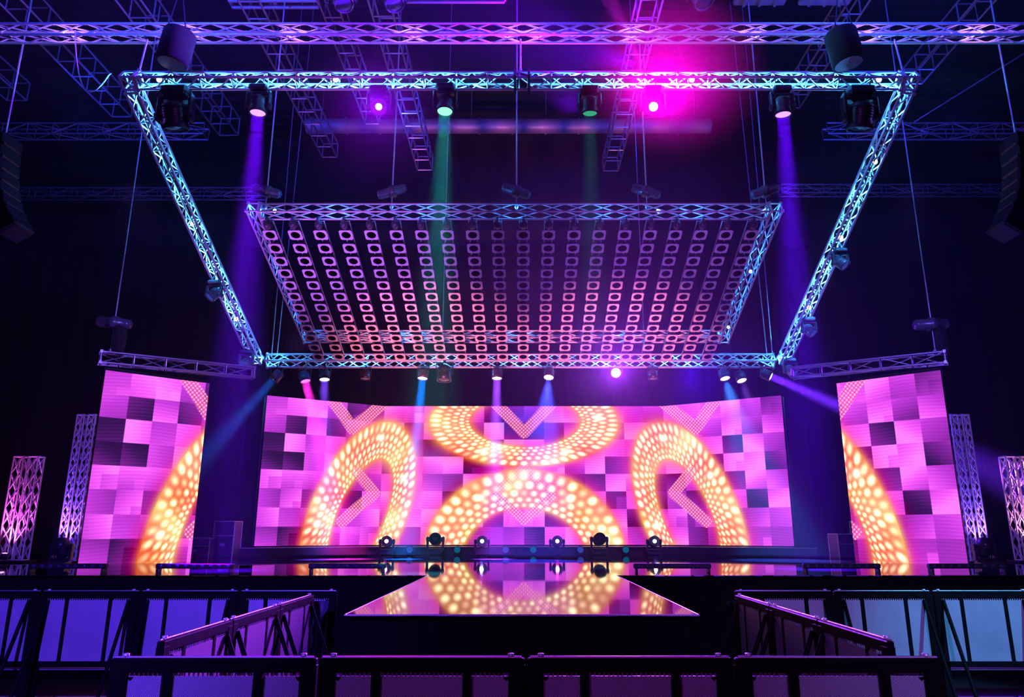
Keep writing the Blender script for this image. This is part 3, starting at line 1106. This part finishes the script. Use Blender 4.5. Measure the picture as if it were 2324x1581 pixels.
def led_par(loc, aim, lens='l_white', s=1.0, label='', group=None, beam=None, drop=.16, body='body'):
    global _par
    if _par is None:
        b = MB()
        b.lathe([(0, .12), (.06, .118), (.085, .09), (.095, .0), (.10, -.09), (.09, -.09), (.088, -.07)], 22)
        for k in range(4):
            b.lathe([(.09, .08 - k * .02), (.10, .076 - k * .02), (.09, .07 - k * .02)], 22)
        l = MB()
        l.lathe([(0, -.088), (.05, -.086), (.088, -.072)], 22)
        k_ = MB()
        for q in (-1, 1):
            k_.box((q * .112, 0, .075), (.008, .03, .17))
        k_.box((0, 0, .16), (.232, .03, .008))
        k_.bar((0, 0, .16), (0, 0, .20), .018, 8)
        _par = (b.mesh('body'), l.mesh('lens'), k_.mesh('bracket'))
    root = tag(empty('par_light', loc), label, 'stage light', group)
    m = track(aim)
    b = link('body', _par[0], M[body], root)
    b.scale = (s, s, s)
    b.rotation_euler = m.to_euler()
    link('lens', _par[1], M[lens], b)
    k = link('bracket', _par[2], M['black'], root)
    k.scale = (s, s, s)
    if drop < 0:
        k.rotation_euler = (PI, 0, 0)
    if beam:
        en, co, sz, bl = beam
        d = V(aim).normalized()
        p = V(loc) + d * .11 * s
        beam_light(p, d, en, co, sz, bl, .06 * s)
    return root


# heads under the front beam
bz = F_Z - .15
by = F_Y + .02
def fx_(px, D=12.2, py=235):
    return (px - 1187) * .008402 * D / 12.2
HG = 'moving heads hanging under the bright front beam'
moving_head((-5.03, by, bz + .03), (0.02, 0, -1), 'l_violet', 1.0, 'moving head shining a violet beam down, left part of the front beam', group=HG, body='bodyl', beam=(105000, (.12, .0, 1.0), 15, .7))
moving_head((-2.74, by, bz), (.17, -.83, -.5), 'l_magenta', 1.0, 'moving head with bright purple-pink glare, left of the green one', group=HG, lens_scale=.45, body='bodyl', beam=(22000, (.30, .0, 1.0), 40, 1.0))
moving_head((-1.48, by, bz + .05), (0, -.1, -1), 'l_green', 1.0, 'moving head with bright green lens left of centre', group=HG, body='bodyl', beam=(24000, (.0, .7, .6), 14, .5))
moving_head((1.27, by, bz), (0, .12, -1), 'l_greendim', .95, 'moving head with dim green lens right of centre', group=HG, body='body', beam=(5000, (.0, .7, .6), 14, .5))
moving_head((2.47, by, bz), (-.13, -.93, -.55), 'l_magenta', 1.0, 'moving head blazing magenta like a star toward the camera', group=HG, lens_scale=.6, body='body', beam=(500, (.35, .0, 1.0), 120, 1.0))
moving_head((4.93, by, bz), (0, .06, -1), 'l_violet', 1.0, 'moving head shining a violet beam down, right part of the front beam', group=HG, body='bodyl', beam=(105000, (.10, .0, 1.0), 15, .7))
moving_head((-6.62, by + .05, bz), (.1, .3, -1), 'l_off', 1.45, 'large dark moving head beside the front left corner block', group='large heads by the front corners', body='body')
moving_head((6.42, by + .05, bz), (-.1, .3, -1), 'l_off', 1.45, 'large dark moving head beside the front right corner block', group='large heads by the front corners', body='body')
new_light('SPOT', (2.42, by - .36, bz - .58), 90000, (1.0, .0, .75), target=(1.2, 0, 4.9), size=46, radius=.05, blend=.7)
new_light('SPOT', (1.0, 13.6, F_Z + .1), 7000, (.22, .0, 1.0), target=(0.8, 13.2, 14), size=120, radius=.08, blend=1.0)  # this and the next spot added without fixtures, for violet haze glow
new_light('SPOT', (2.2, by - .1, F_Z + .3), 30000, (.18, .0, 1.0), target=(-3.0, by - 1.2, 11.2), size=52, radius=.08, blend=1.0)
# magenta beam thrown up from just above the star lamp, no fixture modelled
new_light('SPOT', (2.3, F_Y, F_Z + .3), 70000, (.9, .01, 1.0), target=(1.25, 11.2, 12.05), size=14, radius=.04, blend=.5)
new_light('SPOT', (-2.7, F_Y, F_Z - .5), 16000, (.6, .0, 1.0), target=(.3, 12.8, 10.6), size=16, radius=.04, blend=.6)

# row under the rear beam
RG = 'lamps hanging under the rear beam'
row = [
    (628, 855, (-.75, -.1, -1), 'l_white', 'white lamp at the left end of the rear row, throwing blue light down left', (75, (.01, .12, 1.0), 20)),
    (692, 858, (.35, -.2, -1), 'l_pink', 'small magenta lamp second in the rear row', (200, (1.0, .03, .7), 20)),
    (737, 854, (.12, -.25, -1), 'l_white', 'white lamp third in the rear row from the left', (120, (.2, .06, 1.0), 20)),
    (960, 851, (-.04, -.2, -1), 'l_white', 'white lamp with a straight blue beam, fourth in the rear row', (300, (.0, .18, 1.0), 15)),
    (1128, 851, (0, -.2, -1), 'l_white', 'white lamp with a straight violet beam near the centre of the rear row', (300, (.3, .05, 1.0), 17)),
    (1246, 850, (-.1, -.45, -1), 'l_white', 'white lamp right of centre in the rear row with two blue beams', (300, (.05, .06, 1.0), 30)),
    (1398, 848, (-.13, -.97, -.12), 'l_magenta', 'dazzling violet-white lamp in the rear row with wide rays', (60, (.38, .04, 1.0), 50)),
    (1643, 852, (.12, -.35, -1), 'l_white', 'white lamp third from the right end of the rear row', (160, (.03, .2, 1.0), 30)),
    (1680, 857, (.15, -.4, -1), 'l_magenta', 'small pinkish lamp between the last two white lamps of the rear row', (40, (.3, .1, 1.0), 26)),
    (1740, 852, (1.0, -.45, -.62), 'l_white', 'white lamp at the right end of the rear row, throwing a violet beam right', (420, (.16, .02, 1.0), 15)),
]
RD = 18.0
ROW = []
zc_ = 1.0
for px, py, aim, ln, lab, bm in row:
    x = (px - 1187) / 1643 * (RD * .9698 + 3.86 * .2438)
    th = math.atan((790.5 - py) / 1643) + R(14.11)
    z = 1.83 + math.tan(th) * RD
    pr = led_par((x, RD, z + .02), aim, ln, 1.35, lab, RG, beam=(bm[0] * 450, bm[1], bm[2], .6), body='bodyl')
    ROW.append(pr)
ROW.append(led_par((-2.0, 18.0, 5.68), (0, -.1, -1), 'l_off', 1.9, 'dark unlit lamp hanging left of centre under the rear beam', RG, body='body'))
ROW.append(led_par((-4.0, 18.0, 5.66), (0, -.1, -1), 'l_off', 1.2, 'small unlit lamp left of the fourth rear lamp', RG, body='body'))
ROW.append(led_par((3.3, 18.0, 5.66), (0, -.1, -1), 'l_off', 1.2, 'small unlit lamp right of the dazzling rear lamp', RG, body='body'))
for pr in ROW:
    build(MB().bar((0, 0, .2), (0, B_Y - pr.location.y - .02, B_Z + .08 - pr.location.z), .014, 6), 'hanging_rod', M['steel'], pr)
e = tag(empty('hoist_bracket', (-.02, F_Y, F_Z), (-sl, 0, 0)), 'dark clamp bracket at the middle of the bright front beam', 'bracket')
mb = MB()
q_ = TS / 2 + .015
for dx in (-.13, .13):
    mb.box((dx, 0, q_), (.05, TS + .07, .04)); mb.box((dx, 0, -q_), (.05, TS + .07, .04))
    mb.box((dx, q_, 0), (.05, .04, TS)); mb.box((dx, -q_, 0), (.05, .04, TS))
mb.box((0, 0, q_ + .02), (.34, .12, .05))
build(mb, 'clamp', M['black'], e)
mb = MB()
mb.box((0, 0, 0), (.24, TS - .07, TS - .07), chamfer=.02)
build(mb, 'junction_box', M['body'], e)
for sx, nm in ((-1, 'left'), (1, 'right')):
    a = V((sx * (FX - .15) + RC, F_Y + .16, F_Z - .11)); b = V((sx * (BXR - .15) + RC, B_Y, B_Z))
    off = V((-sx * .06, -.02, -TS / 2 - .01))
    pts = [a.lerp(b, k / 40) + off + V((.012 * math.sin(k * 1.3), 0, -.006 * abs(math.sin(k * .8)))) for k in range(2, 39)]
    tag(build(MB().tube(pts, .011, 5), 'cable_run', M['redstrap']), 'reddish cable running along the underside of the %s side beam' % nm, 'cable', 'cables along the side beams')
# lit pars inside the trusses (the white dots)
TG = 'small white lamps inside the cyan trusses'
tl = [((-6.9, 12.12, 10.14), 'small white lamp inside the left end of the front beam'),
      ((6.75, 12.12, 10.14), 'small white lamp inside the right end of the front beam'),
      ((-3.55, 12.12, 10.14), 'small white lamp inside the front beam left of centre'),
      ((3.2, 12.12, 10.14), 'small white lamp inside the front beam right of centre')]
for k, (t_, nm) in enumerate(((.42, 'upper'), (.80, 'lower'))):
    a = V((-(FX - .15) + RC, F_Y + .16, F_Z - .11)); b = V((-(BXR - .15) + RC, B_Y, B_Z))
    tl.append((a.lerp(b, t_) + V((0, -.03, -.03)), '%s small white lamp inside the left side beam' % nm))
for k, (t_, nm) in enumerate(((.21, 'uppermost'), (.47, 'middle'), (.75, 'lowest'))):
    a = V(((FX - .15) + RC, F_Y + .16, F_Z - .11)); b = V(((BXR - .15) + RC, B_Y, B_Z))
    tl.append((a.lerp(b, t_) + V((0, -.03, -.03)), '%s small white lamp inside the right side beam' % nm))
for p, lab in tl:
    led_par(p, (0, -1, -.35), 'l_white', .62, lab, TG)
for p, lab in (((-4.75 + ICX, IY0 - .02, IZ0), 'small lit lamp inside the left end of the inner front beam'),
               ((2.85 + ICX, IY0 - .02, IZ0), 'small lit lamp inside the inner front beam right of centre'),
               ((4.95 + ICX, IY0 - .02, IZ0), 'small lit lamp inside the right end of the inner front beam'),
               ((IW - .13 + ICX, IY0 + 1.75, IZ0 - .62), 'small lit lamp halfway down the inner right side beam'),
               ((IW - .13 + ICX, IY0 + 3.7, IZ0 - 1.34), 'small lit lamp at the foot of the inner right side beam')):
    led_par(p, (0, -1, -.35), 'l_cyan', .45, lab, 'small lamps inside the inner frame')

# dark movers clamped on the side beams
SG = 'dark heads clamped along the side beams'
for sx, t_, nm in ((-1, .625, 'halfway down the left side beam'), (-1, .93, 'at the foot of the left side beam'), (1, .50, 'halfway down the right side beam'),
                   (1, .78, 'low on the right side beam'), (1, .97, 'at the foot of the right side beam')):
    a = V((sx * (FX - .15) + RC, F_Y + .16, F_Z - .11)); b = V((sx * (BXR - .15) + RC, B_Y, B_Z))
    p = a.lerp(b, t_) + V((sx * .05, -.05, -.12))
    moving_head(p, (sx * .5, -.4, -.7), 'l_blue', .8, 'small dark head clamped %s' % nm, group=SG, body='bodyl')

# ------------------------------------------------------------------ chain hoists
def chain_hoist(loc, top, label, group, ang=0.0, drop=.5, big=1.0, bag=False):
    """horizontal motor body hanging on a wire, hook below reaching down to the truss"""
    root = tag(empty('chain_hoist', loc), label, 'chain hoist', group)
    mb = MB()
    m = Matrix.Rotation(ang, 4, 'Y') @ Matrix.Rotation(R(90), 4, 'Y')
    mb.lathe([(0, -.30 * big), (.07 * big, -.30 * big), (.095 * big, -.26 * big), (.10 * big, -.05 * big), (.12 * big, -.04 * big), (.12 * big, .06 * big), (.095 * big, .07 * big), (.09 * big, .24 * big), (.06 * big, .29 * big), (0, .29 * big)], 18, m)
    build(mb, 'motor', M['bodyl'], root)
    mb = MB()
    mb.box((0, 0, -.02), (.16 * big, .16 * big, .2 * big), Matrix.Rotation(ang, 3, 'Y'), chamfer=.02)
    build(mb, 'gear_housing', M['body'], root)
    mb = MB().bar((0, 0, .08), V(top) - V(loc), .016, 6)
    build(mb, 'suspension_wire', M['cable'], root)
    mb = MB().bar((0, 0, -.1), (0, 0, -drop), .012, 6)
    mb.lathe([(.02, 0), (.045, -.04), (.02, -.09), (0, -.1)], 10, Matrix.Translation((0, 0, -drop + .08)))
    build(mb, 'chain_hook', M['steel'], root)
    if bag:
        mb = MB()
        mb.lathe([(.0, -.06), (.10, -.06), (.125, -.12), (.13, -.5), (.11, -.62), (0, -.64)], 16, Matrix.Translation((.14, 0, 0)))
        build(mb, 'chain_bag', M['fabric'], root)
    return root


CG = 'chain hoists holding the inner frame'
for x, ang, nm in ((-5.13, .25, 'far left'), (-2.62, -.3, 'second'), (-.13, .35, 'middle'), (2.47, .3, 'fourth'), (4.85, -.3, 'far right')):
    z = 8.42
    chain_hoist((x, 13.3, z), (x, 13.3, 16.9), {'far left': 'chain hoist at the left end of the lamp matrix', 'second': 'chain hoist above the lamp matrix, second from the left',
                'middle': 'chain hoist above the middle of the lamp matrix', 'fourth': 'chain hoist above the lamp matrix, below the starlight', 'far right': 'chain hoist at the right end of the lamp matrix'}[nm], CG, ang, drop=.38)
chain_hoist((-8.42, 14.35, 5.98), (-8.42, 14.35, 16.9), 'chain hoist with black bag over the left side screen truss', 'hoists over the side screens', .12, drop=.62, big=1.2, bag=True)
chain_hoist((8.42, 14.35, 5.95), (8.42, 14.35, 16.9), 'chain hoist with black bag over the right side screen truss', 'hoists over the side screens', -.05, drop=.6, big=1.2, bag=True)
for x, nm in ((-.05, 'centre'), (-7.38, 'left end'), (7.3, 'right end')):
    mb = MB().bar((0, 0, 0), (0, .12, .83), .018, 6)
    mb.box((0, 0, .02), (.06, .06, .12), chamfer=.01)
    e = tag(empty('hoist_wire', (x, 12.2, 10.36)), 'steel wire tying the %s of the front beam to the long truss above' % nm, 'wire', 'wires over the front beam')
    build(mb, 'wire', M['cable'], e)
for x, nm in ((-6.5, 'left'), (6.45, 'right')):
    for dx, q in ((0, 'outer'), (-.35 if x > 0 else .35, 'inner')):
        mb = MB().bar((x + dx * .4, 18.2, 6.2), (x + dx * 1.0, 18.2, 16.9), .014, 6)
        tag(build(mb, 'hoist_wire', M['cable']), '%s hoist wire rising from the rear %s corner' % (q, nm), 'wire', 'wires at the rear corners')
for x in (-2.0, 3.0):
    mb = MB().bar((x, 17.35, 6.6), (x, 17.35, 16.9), .012, 6)
    tag(build(mb, 'hoist_wire', M['cable']), 'thin hoist wire rising from the inner rear beam, %s of centre' % ('left' if x < 0 else 'right'), 'wire', 'wires of the inner rear beam')
# big dark barrels hanging before the long truss (chain bags)
for x, nm in ((-6.50, 'left'), (6.02, 'right')):
    e = tag(empty('chain_barrel', (x, 11.7, 10.2)), 'large black chain drum hanging before the long truss, %s side' % nm, 'chain drum', 'chain drums before the long truss')
    mb = MB()
    mt = Matrix.Rotation(R(-8 if x > 0 else 8), 4, 'Y')
    mb.lathe([(0, 0), (.26, 0), (.29, .03), (.29, .62), (.27, .66), (0, .66)], 28, mt)
    build(mb, 'drum', M['fabric'], e)
    mb = MB()
    mb.lathe([(.24, -.012), (0, -.02)], 28, mt)
    build(mb, 'drum_bottom', M['duct'], e)
    mb = MB()
    for q in (-.2, .2):
        mb.bar((q, 0, .6), (q * .2, 0, 1.5), .012, 6)
    mb.bar((0, 0, 1.5), (0, 0, 6.3), .012, 6)
    build(mb, 'strap', M['black'], e)
# dark boxes on top of the frame: extra heads near the top edge of the picture
for (x, y, z, lab) in ((-3.6, 12.3, 12.35, 'dark moving head above the long truss, left of centre'), (3.55, 12.3, 12.4, 'dark moving head above the long truss, right of centre'), (-2.6, 12.3, 12.35, 'second dark moving head above the long truss near the left roof ladder')):
    moving_head((x, y, z + .25), (.3, -.2, -1), 'l_off', 1.2, lab, group='heads above the long truss', body='bodyl')
    mb = MB().bar((x, y, z + .3), (x, y, 16.9), .02, 6)
    tag(build(mb, 'drop_pole', M['steel']), 'pole holding the ' + lab, 'pole', 'poles of the top heads')

# ------------------------------------------------------------------ standing towers
def tower(x, y, h, label, w=1.0, col=(.3, .12, 1.0), en=30):
    root = tag(empty('truss_tower', (x, y, 1.2)), label, 'truss tower', 'upright truss towers at the stage sides')
    mb = MB()
    mb.box((0, 0, .02), (.75, .45, .04), chamfer=.01)
    build(mb, 'base_plate', M['black'], root)
    for dx in (-.155 * w, .155 * w):
        s = .24 * w
        hh = s / 2 - .018
        mb = MB()
        cs = [(-hh, -hh), (hh, -hh), (hh, hh), (-hh, hh)]
        for a, b in cs:
            mb.bar((dx + a, b, .04), (dx + a, b, h), .018, 8)
        n = int(round(h / (.34 * w)))
        bb_ = (h - .04) / n
        for k in range(4):
            a, c = cs[k], cs[(k + 1) % 4]
            for i in range(n):
                z0_, z1_ = .04 + i * bb_, .04 + (i + 1) * bb_
                a_, c_ = (a, c) if (i + k) % 2 else (c, a)
                mb.bar((dx + a_[0], a_[1], z0_), (dx + c_[0], c_[1], z1_), 0.010, 5, cap=False)
                mb.bar((dx + c_[0], c_[1], z0_), (dx + a_[0], a_[1], z1_), .010, 5, cap=False)
            mb.bar((dx + a[0], a[1], h), (dx + c[0], c[1], h), .02, 6)
            mb.bar((dx + a[0], a[1], .04), (dx + c[0], c[1], .04), .02, 6)
        build(mb, 'truss_column', M['alu'], root)
    mb = MB()
    mb.lathe([(0, .0), (.06, 0), (.07, .1), (.05, .12), (0, .11)], 14, Matrix.Translation((0, -.26, .06)))
    build(mb, 'uplight', M['body'], root)
    mb = MB()
    mb.lathe([(.05, 0), (0, .01)], 12, Matrix.Translation((0, -.26, .185)))
    build(mb, 'uplight_lens', M['l_magenta'] if col[0] > .5 else M['l_violet'], root)
    new_light('SPOT', (x, y - .32, 1.45), en, col, target=(x, y + .05, 1.2 + h * .8), size=75, radius=.05, blend=.7)
    return root


tower(-9.13, 15.1, 2.98, 'tall violet truss tower beside the left LED screen', w=.76, col=(.3, .08, 1.0), en=420)
tower(-10.5, 15.5, 2.15, 'short pink truss tower at the left edge of the picture', col=(1.0, .10, .8), en=300)
tower(9.13, 15.1, 2.98, 'tall violet truss tower beside the right LED screen', w=.76, col=(.2, .08, 1.0), en=420)
tower(10.45, 15.5, 2.15, 'short pinkish-white truss tower at the right edge of the picture', col=(1.0, .30, .65), en=260)

# ------------------------------------------------------------------ lights and clutter on the stage floor
FG = 'moving heads standing before the LED wall'
for (px, s, ln, lab, bm) in ((878, .86, 'l_magenta', 'small pink-lit head standing furthest left before the LED wall', None),
                             (988, 1.0, 'l_off', 'round black unlit head standing before the LED wall, left', None),
                             (1094, .86, 'l_white', 'small violet-lit head standing left of centre before the LED wall', None),
                             (1264, .86, 'l_magenta', 'small magenta-lit head standing right of centre before the LED wall', None),
                             (1360, 1.0, 'l_off', 'round black unlit head standing before the LED wall, right', None),
                             (1484, .86, 'l_white', 'small blue-lit head standing furthest right before the LED wall', None)):
    Y_ = 19.9
    x = (px - 1187) / 1643 * (Y_ * .9698 - .4 * .2438)
    moving_head((x, Y_, 1.2), (0.05, -1, .12), ln, s, lab, stand=True, group=FG, body='bodyl', lens_scale=.42)
    if ln != 'l_off':
        c_ = (1.0, .05, .8) if ln == 'l_magenta' else (.25, .15, 1.0)
        new_light('SPOT', (x, Y_ - .15, 1.2 + .4 * s), 30, c_, target=(x, Y_ - 3, 1.9), size=70, radius=.04, blend=.8)
for i, px in enumerate((930, 1038, 1148, 1210, 1317, 1420)):
    x = (px - 1187) / 1643 * 19.4
    led_par((x, 20.16, 1.33), (0, -1, .05), 'l_teal' if i % 2 else 'l_blue', .95, 'dim teal par light low on the platform front, %s from the left' % ORD[i], 'par lights along the platform', drop=-1, body='black')

# LED battens on stubby feet along the stage front
BG = 'LED battens along the stage front'
batn = [(-7.07, 'left end, before the left tower'), (-5.1, 'in front of the left LED screen'), (-2.73, 'left of the runway'),
        (2.32, 'right of the runway'), (4.95, 'before the right gap beside the screen'), (6.9, 'right end, before the right tower')]
for x, nm in batn:
    root = tag(empty('led_batten', (x, 11.75, 1.2)), 'low black LED batten %s' % nm, 'LED batten', BG)
    mb = MB().box((0, 0, .095), (1.2, .09, .075), chamfer=.012)
    build(mb, 'housing', M['black'], root)
    for k in range(9):
        mb = MB().lathe([(.03, 0), (.022, -.008), (0, -.008)], 12, Matrix.Translation((-.52 + k * .13, -.046, .095)) @ Matrix.Rotation(R(-90), 4, 'X'))
        build(mb, 'lens', M['l_off'], root)
    for q in (-.56, .56):
        mb = MB().box((q, 0, .03), (.03, .14, .06), chamfer=.005)
        build(mb, 'foot', M['black'], root)
# black silhouettes of small heads beside screens
moving_head((-8.35, 13.6, 1.2), (0, .6, -.6), 'l_off', .85, 'black standing head at the outer foot of the left LED screen', stand=True, group='black heads at the side screens')
moving_head((8.35, 13.6, 1.2), (0, .6, -.6), 'l_off', .85, 'black standing head at the outer foot of the right LED screen', stand=True, group='black heads at the side screens')

def flight_case(loc, d, label, rz=0):
    root = tag(empty('flight_case', loc, (0, 0, rz)), label, 'case', 'cases stored beside the LED wall')
    w_, l_, h_ = d
    build(MB().box((0, 0, h_ / 2), d, chamfer=.01), 'case_body', M['case'], root)
    mb = MB()
    for a in (-1, 1):
        for b in (-1, 1):
            mb.bar((a * w_ / 2, b * l_ / 2, 0), (a * w_ / 2, b * l_ / 2, h_), .012, 6)
        mb.bar((-w_ / 2, a * l_ / 2, h_), (w_ / 2, a * l_ / 2, h_), .012, 6)
        mb.bar((-w_ / 2, a * l_ / 2, h_ * .6), (w_ / 2, a * l_ / 2, h_ * .6), .008, 6)
        mb.bar((a * w_ / 2, -l_ / 2, h_), (a * w_ / 2, l_ / 2, h_), .012, 6)
    build(mb, 'corner_trim', M['alu'], root)
    mb = MB()
    mb.box((0, -l_ / 2 - .01, h_ * .35), (.12, .02, .06))
    build(mb, 'latch', M['steel'], root)
    return root


flight_case((-7.9, 18.3, 1.2), (.7, .5, .45), 'dark equipment case low beside the left end of the LED wall')
flight_case((-7.35, 18.6, 1.2), (.5, .5, .85), 'taller dark case touching the left end of the LED wall')
flight_case((7.75, 17.8, 1.2), (.75, .55, .55), 'blue-lit equipment case beside the right end of the LED wall')
flight_case((8.5, 18.1, 1.2), (.9, .5, .85), 'wide case stored at the right, partly behind the right screen')
flight_case((8.62, 18.1, 2.05), (.35, .35, .28), 'small case stacked on top of the wide right one')
led_par((-8.6, 17.6, 1.32), (.3, -1, .1), 'l_blue', 1.1, 'small blue lamp on the floor left of the LED wall', drop=-1)

# speaker-like dark box at far left by the short tower
root = tag(empty('floor_monitor', (-10.9, 14.9, 1.2)), 'dark boxy cabinet in front of the short left tower', 'speaker')
build(MB().box((0, 0, .33), (.62, .5, .66), chamfer=.03), 'cabinet', M['black'], root)
build(MB().box((0, -.26, .33), (.52, .02, .56), chamfer=.008), 'grille', M['fabric'], root)

# hanging line arrays at the extreme edges
for sx, nm in ((-1, 'left'), (1, 'right')):
    root = tag(empty('line_array', (sx * (9.85 if sx > 0 else 10.35), 13.0, 9.3)), 'curved dark hanging speaker array cut by the %s picture edge' % nm, 'speaker array')
    p = V((0, 0, 0)); a = 0
    for k in range(8):
        mb = MB()
        rot = Matrix.Rotation(a * sx, 3, 'Y')
        mb.box(p, (.42, .55, .26), rot, chamfer=.03)
        mb.box(p + rot @ V((0, -.28, 0)), (.36, .02, .2), rot)
        build(mb, 'speaker_box', M['body'], root)
        a += R(2.2 + k * .9)
        p = p + Matrix.Rotation(a * sx, 3, 'Y') @ V((0, 0, -.275))
    build(MB().bar((0, 0, .13), (0, 0, 6.9), .02, 6), 'suspension_wire', M['cable'], root)

# ------------------------------------------------------------------ crowd barriers
W_ = 1.07


def make_barrier():
    """face toward -Y, braces on +Y side; origin bottom centre"""
    root = empty('crowd_barrier')
    mb = MB()
    for x in (-W_ / 2 + .045, W_ / 2 - .045):
        mb.box((x, 0, .58), (.085, .05, 1.16), chamfer=.006)
    mb.box((0, 0, 1.155), (W_ - .01, .045, .07), chamfer=.006)
    mb.box((0, 0, .455), (W_ - .01, .05, .06), chamfer=.006)
    mb.box((0, 0, .05), (W_ - .01, .05, .06), chamfer=.006)
    build(mb, 'frame', M['frame_black'], root)
    for x in (-.235, .235):
        build(MB().box((x, -.006, .80), (.045, .05, .66), chamfer=.004), 'upright', M['frame_black'], root)
    # perforated sheet with a saw-tooth upper edge of slots
    mb = MB()
    mb.box((0, .012, .775), (W_ - .10, .006, .65))
    for k in range(38):
        mb.box((-W_ / 2 + .09 + k * (W_ - .18) / 37, .010, 1.108), (.009, .004, .018))
    build(mb, 'perforated_panel', M['perf'], root)
    mb = MB()
    mb.bar((-W_ / 2 + .02, -.012, 1.193), (W_ / 2 - .02, -.012, 1.193), .008, 8)
    build(mb, 'top_rail', M['rail'], root)
    for x in (-.30, .30):
        mb = MB()
        mb.bar((x * 1.45, .02, 1.1), (x * 1.45, .45, .06), .02, 8)
        build(mb, 'brace', M['frame_black'], root)
    mb = MB()
    mb.box((0, .25, .02), (W_ - .04, .46, .03), chamfer=.004)
    mb.box((0, -.30, .02), (W_ - .04, .45, .03), chamfer=.004)
    mb.box((0, -.1, .40), (W_ - .06, .16, .02), chamfer=.004)
    build(mb, 'foot_plate', M['steel'], root)
    for x in (-.46, .46):
        build(MB().lathe([(.016, 0), (.016, .012), (0, .014)], 10, Matrix.Translation((x, -.01, 1.2))), 'rail_bolt', M['alu'], root)
    return root


proto = make_barrier()
pmap = tree_map(proto)
first = [True]


def barrier(x, y, rz, label, group):
    o = proto if first[0] else copy_tree(proto, pmap)
    first[0] = False
    o.location = (x, y, 0)
    o.rotation_euler = (0, 0, rz)
    tag(o, label, 'barrier', group)
    return o


for k, nm in enumerate(('at the left end', 'left of centre', 'right of centre', 'at the right end')):
    barrier(.015 + (k - 1.5) * 1.075, 4.04, 0, 'black crowd barrier with perforated panel, %s of the nearest row' % nm, 'nearest row of crowd barriers')
for k, nm in enumerate(('nearest', 'middle', 'farthest')):
    barrier(-2.16, 5.14 + k * 1.07, -PI / 2, '%s barrier of the fence running back at the left' % nm, 'barriers running back at the left')
    barrier(2.19, 5.14 + k * 1.07, PI / 2, '%s barrier of the fence running back at the right' % nm, 'barriers running back at the right')
nmz = ['innermost', 'second', 'third', 'fourth', 'outermost']
for k in range(5):
    barrier(-2.55 - k * 1.075, 8.28, PI, 'crowd barrier in the rear left row, %s from the runway' % nmz[k], 'rear left row of barriers')
    barrier(2.83 + k * 1.075, 8.28, PI, 'crowd barrier in the rear right row, %s from the runway' % nmz[k], 'rear right row of barriers')

# cloths tied at the inner ends of the rear rows
for sx, nm in ((-1, 'left'), (1, 'right')):
    mb = MB()
    vs = []
    n = 14
    for j in range(9):
        for i in range(n + 1):
            t_ = i / n
            wd = .20 * (1 - .45 * math.sin(PI * j / 8)) if j < 8 else .16
            x = (t_ - .5) * wd * 2
            vs.append((x + .03 * math.sin(j * 1.7), .04 * math.sin(t_ * 9 + j * .8), -j * .09))
    fs = [(j * (n + 1) + i, j * (n + 1) + i + 1, (j + 1) * (n + 1) + i + 1, (j + 1) * (n + 1) + i) for j in range(8) for i in range(n)]
    mb.add(vs, fs, True)
    o = build(mb, 'cloth', M['fabric'] if sx > 0 else M['case'])
    o.location = ((-2.22, 7.95, 1.12) if sx < 0 else (2.3, 7.95, 1.12))
    tag(o, 'bunched blue-lit cloth tied at the inner end of the rear %s barriers' % nm, 'cloth')

# ------------------------------------------------------------------ haze in the air above the stage
hz = bpy.data.materials.new('stage_haze')
hz.use_nodes = True
nt = hz.node_tree
nt.nodes.clear()
vs_ = nt.nodes.new('ShaderNodeVolumeScatter')
vs_.inputs['Density'].default_value = 0.0027
vs_.inputs['Anisotropy'].default_value = 0.25
out = nt.nodes.new('ShaderNodeOutputMaterial')
nt.links.new(vs_.outputs[0], out.inputs['Volume'])
haze = build(MB().box((0, 14.5, 7.55), (30, 11.6, 12.5)), 'haze', hz)
haze['kind'] = 'stuff'
haze['label'] = 'thin theatrical haze filling the air over the stage'
haze['category'] = 'haze'
